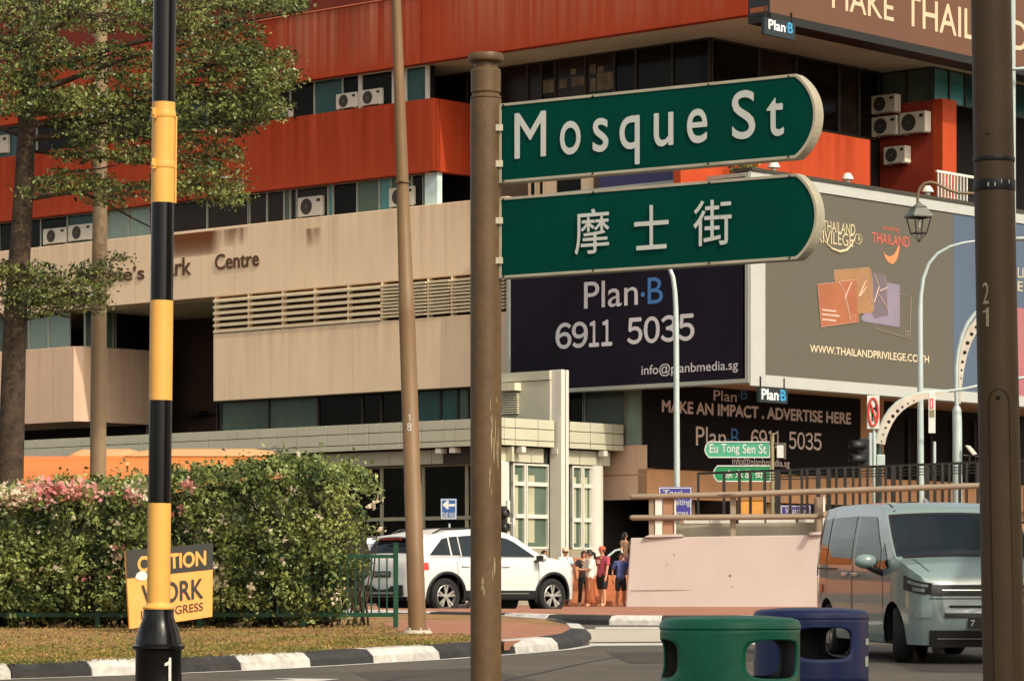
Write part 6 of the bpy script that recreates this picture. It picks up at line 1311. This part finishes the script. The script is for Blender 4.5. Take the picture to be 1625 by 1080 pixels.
m = MB(); m.prism([(-.2, -.02, 1.82), (-.05, -.02, 1.82), (-.2, -.02, 1.87)], (0, .04, 0)); m.build('roof_fin', M_vanpaint, van)
m = MB(); m.lathe([(.06, -.002), (.05, .004), (0, .006)], (-1.60, -.86, .80), 20, 0, 'y'); m.build('side_sticker', mat('orange_dot', S(226, 110, 50), .4), van)
place(van, (4.863, 38.08, G(37.6) - .004), R(-80)); van.rotation_euler = (0, R(.8), R(-80))
# ---- orange bus behind the hedge
bus = thing('orange_bus', 'orange bus whose roof shows above the flowering hedge', 'bus', P(200, 978, 69))
Yb = 69.0; zr = P(0, 726, Yb).z; zg_ = .69; xa, xb_ = ZX(-330, Yb), ZX(492, Yb)
m = MB(); secs = []
for x, dz, dy in [(xa, -.25, .12), (xa + .15, -.06, .04), (xa + .6, 0, 0), (xb_ - .9, 0, 0), (xb_ - .35, -.08, .05), (xb_ - .1, -.28, .15), (xb_, -.7, .25)]:
    secs.append([(x, Yb - 1.2 + dy, zg_ + .4), (x, Yb - 1.25 + dy, zg_ + 1.6), (x, Yb - 1.22 + dy, zr - .35 + dz), (x, Yb - 1.12 + dy, zr - .12 + dz), (x, Yb - .9, zr + dz), (x, Yb + .9, zr + dz), (x, Yb + 1.22, zr - .3 + dz), (x, Yb + 1.25 - dy, zg_ + .4)])
m.grid(secs); m.add(secs[0], [tuple(range(8))]); m.add(secs[-1], [tuple(range(8))[::-1]]); m.build('body', M_bus, bus, smooth=35)
m = MB()
def pod(mb, p0, p1, h_, w_):
    xa_, xb2 = ZX(p0, Yb), ZX(p1, Yb); rows = []
    for f_, hh in ((0, 0), (.06, .55), (.16, .92), (.3, 1), (.8, 1), (.92, .7), (1, 0)):
        x = xa_ + (xb2 - xa_) * f_; rows.append([(x, Yb - w_, zr - .005), (x, Yb - w_ + .08, zr + h_ * hh * .8), (x, Yb - w_ * .6, zr + h_ * hh), (x, Yb + w_ * .6, zr + h_ * hh), (x, Yb + w_, zr - .005)])
    mb.grid(rows)
pod(m, 118, 232, .17, .9); pod(m, 205, 455, .17, .95); m.build('roof_pod', M_busroof, bus, smooth=40)
m = MB()
for i in range(5): a = 365 + i * 17; m.prism([P(a, 727, Yb - .96), P(a + 13, 727.5, Yb - .96), P(a + 7, 720.5, Yb - .88), P(a - 5, 720.5, Yb - .88)], (0, .05, 0))
m.build('roof_vent', M_trim, bus)
m = MB()
for i in range(8): a = xa + .8 + i * 1.15; m.box(a, a + 1.05, Yb - 1.262, Yb - 1.24, zg_ + 1.3, zg_ + 2.15)
m.build('window', M_carglass, bus)
for x in (xa + 2.0, xb_ - 2.2): m = MB(); m.lathe([(.2, -.15), (.48, -.15), (.48, .15), (.2, .15)], (x, Yb - 1.1, zg_ + .48), 24, 0, 'y'); m.build('wheel', M_tyre, bus, smooth=40)
# ================================================================== PEOPLE
M_skin = mat('skin', S(196, 140, 108), .6, var=.05, scale=8); M_skin2 = mat('skin_tan', S(172, 118, 88), .6, var=.05, scale=8)
M_hair = mat('black_hair', S(30, 24, 22), .5, var=.2, scale=20)
def skin_mesh(name, nodes, edges, mt, parent, sub=1, root_i=0):
    me = bpy.data.meshes.new(name); me.from_pydata([n[0] for n in nodes], edges, []); o = bpy.data.objects.new(name, me); COL.objects.link(o)
    o.modifiers.new('skin', 'SKIN')
    if not me.skin_vertices: return None
    for i, n in enumerate(nodes):
        r_ = n[1]; me.skin_vertices[0].data[i].radius = r_ if hasattr(r_, '__len__') else (r_, r_)
    me.skin_vertices[0].data[root_i].use_root = True
    s_ = o.modifiers.new('sub', 'SUBSURF'); s_.levels = sub; s_.render_levels = sub
    bpy.context.view_layer.update()
    m2 = bpy.data.meshes.new_from_object(o.evaluated_get(bpy.context.evaluated_depsgraph_get())); m2.name = name
    bpy.data.objects.remove(o); bpy.data.meshes.remove(me)
    m2.materials.clear(); m2.materials.append(mt); m2.polygons.foreach_set('use_smooth', [True] * len(m2.polygons))
    ob = bpy.data.objects.new(name, m2); COL.objects.link(ob); ob.parent = parent; return ob
def person(label, loc, face, hgt, skin, top_c, low_c, low='shorts', arms=((.10, .02), (-.10, .02)), hair='short', cap=None, build=1.0, sleeve=.5, step=.05, loose=1.0, group=None):
    """local frame: front is -y.  arms: (elbow forward, hand forward) per side; hand forward > .2 bends the forearm up"""
    root = thing('person', label, 'person', loc, group); q = hgt / 1.72; V = lambda x, y, z: (x * q, y * q, z * q)
    N_ = [(V(0, 0, .93), (.145 * build * q, .10 * q)), (V(0, .0, 1.08), (.125 * build * q, .09 * q)), (V(0, .005, 1.25), (.145 * build * q, .10 * q)), (V(0, .01, 1.39), (.13 * build * q, .085 * q)), (V(0, 0, 1.475), .052 * q), (V(0, -.012, 1.535), .060 * q), (V(0, -.02, 1.60), (.078 * q, .092 * q)), (V(0, -.01, 1.67), (.070 * q, .082 * q)), (V(0, -.005, 1.705), .04 * q)]
    E_ = [(0, 1), (1, 2), (2, 3), (3, 4), (4, 5), (5, 6), (6, 7), (7, 8)]
    hands = []
    for s_, (ef, hf) in zip((1, -1), arms):
        b = len(N_); sh = (s_ * .185 * build, .01, 1.405); el = (s_ * (.235 * build + .01), .02 - ef, 1.13)
        if hf > .15: wr = (s_ * .10, -hf, 1.12)
        else: wr = (s_ * .25 * build, -.02 - ef - hf, .88)
        N_ += [(V(*sh), .058 * q), (V(*[(a + c) / 2 for a, c in zip(sh, el)]), .046 * q), (V(*el), .038 * q), (V(*wr), .026 * q)]
        d = (Vector(wr) - Vector(el)).normalized(); pal = Vector(wr) + d * .05
        N_.append((V(*pal), (.036 * q, .020 * q))); E_ += [(3, b), (b, b + 1), (b + 1, b + 2), (b + 2, b + 3), (b + 3, b + 4)]
        sd = d.cross(Vector((s_, 0, 0))).normalized()
        for fi, ln_f in enumerate((.07, .08, .076, .06)):
            c = len(N_); off = sd * (.028 - fi * .018); N_ += [(V(*(pal + d * .045 + off)), .0095 * q), (V(*(pal + d * (.045 + ln_f * .55) + off + Vector((-s_ * .010, 0, 0)))), .0088 * q), (V(*(pal + d * (.04 + ln_f * .9) + off + Vector((-s_ * .03, 0, 0)))), .007 * q)]; E_ += [(b + 4, c), (c, c + 1), (c + 1, c + 2)]
        c = len(N_); N_ += [(V(*(pal + sd * .045 + d * .005)), .010 * q), (V(*(pal + sd * .058 + d * .04)), .008 * q)]; E_ += [(b + 4, c), (c, c + 1)]
        hands.append(Vector(V(*(pal + d * .06))))
    legs = []
    for s_ in (1, -1):
        b = len(N_); st = step * s_
        N_ += [(V(s_ * .095 * build, 0, .86), .098 * build * q), (V(s_ * .10, -.015 - st * .5, .48), .060 * q), (V(s_ * .10, .02 - st * .8, .32), .056 * q), (V(s_ * .105, .03 - st, .09), .036 * q), (V(s_ * .11, -.03 - st, .04), (.042 * q, .036 * q)), (V(s_ * .12, -.13 - st, .03), (.042 * q, .024 * q))]
        E_ += [(0, b), (b, b + 1), (b + 1, b + 2), (b + 2, b + 3), (b + 3, b + 4), (b + 4, b + 5)]; legs.append(b)
    skin_mesh('body', N_, E_, skin, root)
    # clothes follow the body
    g = 1.13 * loose; C_ = [(V(0, 0, .80), (.17 * build * loose * q, .135 * loose * q)), (N_[0][0], tuple(a * g * 1.10 for a in N_[0][1])), (N_[1][0], tuple(a * g * 1.10 for a in N_[1][1])), (N_[2][0], tuple(a * g for a in N_[2][1])), (N_[3][0], tuple(a * g * 1.02 for a in N_[3][1])), (V(0, .005, 1.45), .066 * q)]
    CE = [(0, 1), (1, 2), (2, 3), (3, 4), (4, 5)]
    for s_, b in zip((1, -1), (9, 9 + 4 + 1 + 12 + 2)):
        a = Vector(N_[b][0]); e = Vector(N_[b + 2][0]); c = len(C_); C_ += [(tuple(a), .075 * q * loose), (tuple(a + (e - a) * sleeve), .068 * q * loose), (tuple(a + (e - a) * (sleeve + .14)), .066 * q * loose)]; CE += [(4, c), (c, c + 1), (c + 1, c + 2)]
    skin_mesh('shirt', C_, CE, top_c, root)
    if low in ('shorts', 'trousers'):
        kf = .62 if low == 'shorts' else 1.0; D_ = [(V(0, 0, 1.02), (.155 * build * q, .118 * q)), (V(0, 0, .90), (.16 * build * q, .125 * q))]; DE = [(0, 1)]
        for b in legs:
            h_ = Vector(N_[b][0]); kn = Vector(N_[b + 1][0]); an = Vector(N_[b + 3][0]); c = len(D_)
            if low == 'shorts': D_ += [(tuple(h_ + Vector((0, 0, -.03 * q))), .112 * build * q), (tuple(h_ + (kn - h_) * .75), .098 * q), (tuple(h_ + (kn - h_) * .98), .094 * q)]
            else: D_ += [(tuple(h_ + Vector((0, 0, -.03 * q))), .108 * build * q), (tuple(kn), .075 * q), (tuple(an + Vector((0, 0, .01))), .066 * q)]
            DE += [(1, c), (c, c + 1), (c + 1, c + 2)]
        skin_mesh(low, D_, DE, low_c, root, 1, 1)
    else:
        mm = MB(); prof = [(.150, .98), (.165, .9), (.17, .8), (.175, .55), (.19, .3), (.21, .12), (.20, .11)]; n = 28
        mm.grid([[(r_ * q * (1.0 + .05 * math.sin(5 * a + z_ * 3)) * math.cos(a), r_ * .78 * q * (1 + .05 * math.sin(5 * a + z_ * 3)) * math.sin(a), z_ * q) for a in np.linspace(0, 2 * PI, n + 1)] for r_, z_ in prof]); mm.build('skirt', low_c, None, smooth=60).parent = root
    def put(mm, nm, mt): o = mm.build(nm, mt, None, smooth=60); o.parent = root; return o
    mm = MB()                                           # face: nose, eyes, brows, mouth, ears
    mm = MB(); mm.ball(V(.03, -.098, 1.625), .011 * q, 8, 5); mm.ball(V(-.03, -.098, 1.625), .011 * q, 8, 5); put(mm, 'eyes', M_hair)
    mm = MB(); mm.ball(V(0, -.112, 1.597), (.013 * q, .02 * q, .02 * q), 8, 6); mm.ball(V(.079, 0, 1.61), (.012 * q, .02 * q, .03 * q), 8, 6); mm.ball(V(-.079, 0, 1.61), (.012 * q, .02 * q, .03 * q), 8, 6); put(mm, 'ears_and_nose', skin)
    mm = MB(); mm.ball(V(0, -.098, 1.562), (.024 * q, .01 * q, .007 * q), 8, 5); put(mm, 'mouth', mat('lips', S(150, 84, 74), .5))
    if hair:
        mm = MB(); rows = []
        for j in range(9):
            row = []
            for i in range(21):
                a = 2 * PI * i / 20; front_ = max(0, -math.sin(a)); low_ = {'short': 1.60, 'bob': 1.53, 'tail': 1.56, 'long': 1.30}[hair] * (1 - front_) + 1.672 * front_ if front_ > .35 else {'short': 1.58, 'bob': 1.52, 'tail': 1.55, 'long': 1.30}[hair]
                f_ = j / 8; z_ = 1.735 + (low_ - 1.735) * f_; rr = math.sqrt(max(1 - ((z_ - 1.63) / .112) ** 2, .02)) if z_ > 1.63 else 1
                row.append(V(.088 * rr * math.cos(a), -.008 + .106 * rr * math.sin(a), z_))
            rows.append(row)
        mm.grid(rows); put(mm, 'hair', M_hair)
        if hair == 'tail': mm = MB(); mm.tube([V(0, .09, 1.66), V(0, .15, 1.62), V(.01, .16, 1.50), V(.02, .13, 1.40)], [.03 * q, .04 * q, .035 * q, .01 * q], 10); put(mm, 'ponytail', M_hair)
    if cap:
        mm = MB(); mm.lathe([(.100 * q, 1.655 * q), (.103 * q, 1.69 * q), (.088 * q, 1.735 * q), (.05 * q, 1.757 * q), (0, 1.762 * q)], (0, -.008 * q, 0), 20)
        mm.grid([[V(.095 * math.cos(a), -.06 - .13 * k_ * max(-math.sin(a), 0) - .03, 1.665 - .02 * k_) for a in np.linspace(-PI, 0, 11)] for k_ in (0, 1)]); put(mm, 'cap', cap)
    root.rotation_euler = (0, 0, face); return root, hands
PG = None; Yp = 97.0
def at(px, Y, z_=.69): return (ZX(px, Y), Y, z_)
C = lambda n, r_, g_, b_: mat('cloth_' + n, S(r_, g_, b_), .85, var=.08, scale=10)
person('dark haired man whose head shows over the white car\'s bonnet, left of the others', at(863, 100), R(40), 1.70, M_skin, C('grey', 150, 140, 130), C('dk', 60, 55, 50), 'trousers')
person('man in a beige cap, sunglasses and light blue shirt standing at the white car\'s nose', at(897, 98.5), R(30), 1.74, M_skin, C('ltblue', 186, 208, 210), C('khaki', 140, 132, 112), 'shorts', hair='short', cap=C('beigecap', 196, 176, 140), build=1.05, loose=1.08)
person('woman in black with a fringe, half hidden by the woman in white', at(926, 98.2), R(20), 1.66, M_skin, C('black', 52, 44, 42), C('black2', 30, 28, 28), 'trousers', arms=((.1, .26), (.05, .02)), hair='bob')
pw_, hands = person('woman in a white blouse and long rust skirt reading something in her hands', at(936, 97.3), R(-70), 1.68, M_skin, C('white', 224, 216, 200), C('rust', 150, 86, 52), 'skirt', arms=((.12, .28), (.12, .28)), hair='tail', loose=1.15, sleeve=.9)
ph_ = thing('open_booklet', 'pale booklet held by the woman in the white blouse', 'booklet', (0, 0, 0)); hc = Matrix.Rotation(R(-70), 3, 'Z') @ ((hands[0] + hands[1]) / 2) + Vector(pw_.location)
ph_.location = hc; m = MB(); m.prism([(-.09, -.05, .01), (0, -.055, -.005), (0, .06, .02), (-.09, .06, .035)], (0, 0, .008)); m.prism([(.002, -.055, -.005), (.09, -.05, .01), (.09, .06, .035), (.002, .06, .02)], (0, 0, .008)); o = m.build('page', C('paper', 226, 196, 140), None); o.parent = ph_; ph_.rotation_euler = (0, 0, R(-70))
pm, _ = person('man in a maroon t-shirt, black shorts and a red cap with pale brim', at(956, 97.2), R(-45), 1.76, M_skin, C('maroon', 158, 66, 80), C('blk3', 30, 28, 28), 'shorts', hair='short', cap=C('redcap', 196, 96, 66), build=1.12, loose=1.1, sleeve=.7)
m = MB(); q = 1.76 / 1.72
m.grid([[(x * q, -(.165 - .35 * x * x) * q * 1.0 + 0, z_ * q) for x in np.linspace(-.07, .07, 7)] for z_ in (1.25, 1.30, 1.36)]); o = m.build('shirt_print', C('print', 220, 170, 160), None, smooth=60); o.parent = pm
person('boy in a dark blue patterned t-shirt and black shorts beside the ramp wall', at(985, 97.6), R(25), 1.60, M_skin2, mat('cloth_pattern', S(74, 88, 136), .85, var=.75, scale=14), C('blk3', 30, 28, 28), 'shorts', hair='short', loose=1.08, sleeve=.6)
person('woman with long black hair and tan top standing higher on the steps', at(991, 101.6, 1.36), R(60), 1.62, M_skin, mat('cloth_tan_print', S(120, 92, 72), .85, var=.7, scale=16), C('plum', 70, 44, 54), 'trousers', hair='long', arms=((.12, .25), (.05, .02)))
# ================================================================== OFF-FRAME: unseen blocks added to cast shade into the street
def add_shadecaster(label, x0, x1, y0, y1, h_, mt):
    r_ = thing('shadecaster', label, 'building', ((x0 + x1) / 2, (y0 + y1) / 2, 0)); m = MB(); m.box(x0, x1, y0, y1, -.2, h_); m.build('wall', mt, r_)
    m = MB(); m.box(x0 - .3, x1 + .3, y0 - .005, y1 + .005, h_ + .003, h_ + .3); m.build('cornice', M_white, r_)
    n = max(2, int((y1 - y0) / 1.6)); e = (y1 - y0) / n
    for j in range(int(h_ // 3.6)):
        for i in range(n): m = MB(); m.box(x0 - .05, x0 - .002, y0 + e * i + .3, y0 + e * (i + 1) - .3, 1 + j * 3.6, 2.9 + j * 3.6); m.build('window', M_gdark, r_)
add_shadecaster('tall cream shophouse on the near right, added out of view to shade the dark lamp post and bins', 8.5, 15, 2.95, 10.1, 13.0, M_beige2)
add_shadecaster('low shophouse on the right of the street, added out of view to shade the van', 11.2, 19, 25.5, 34.9, 9.6, M_beige)
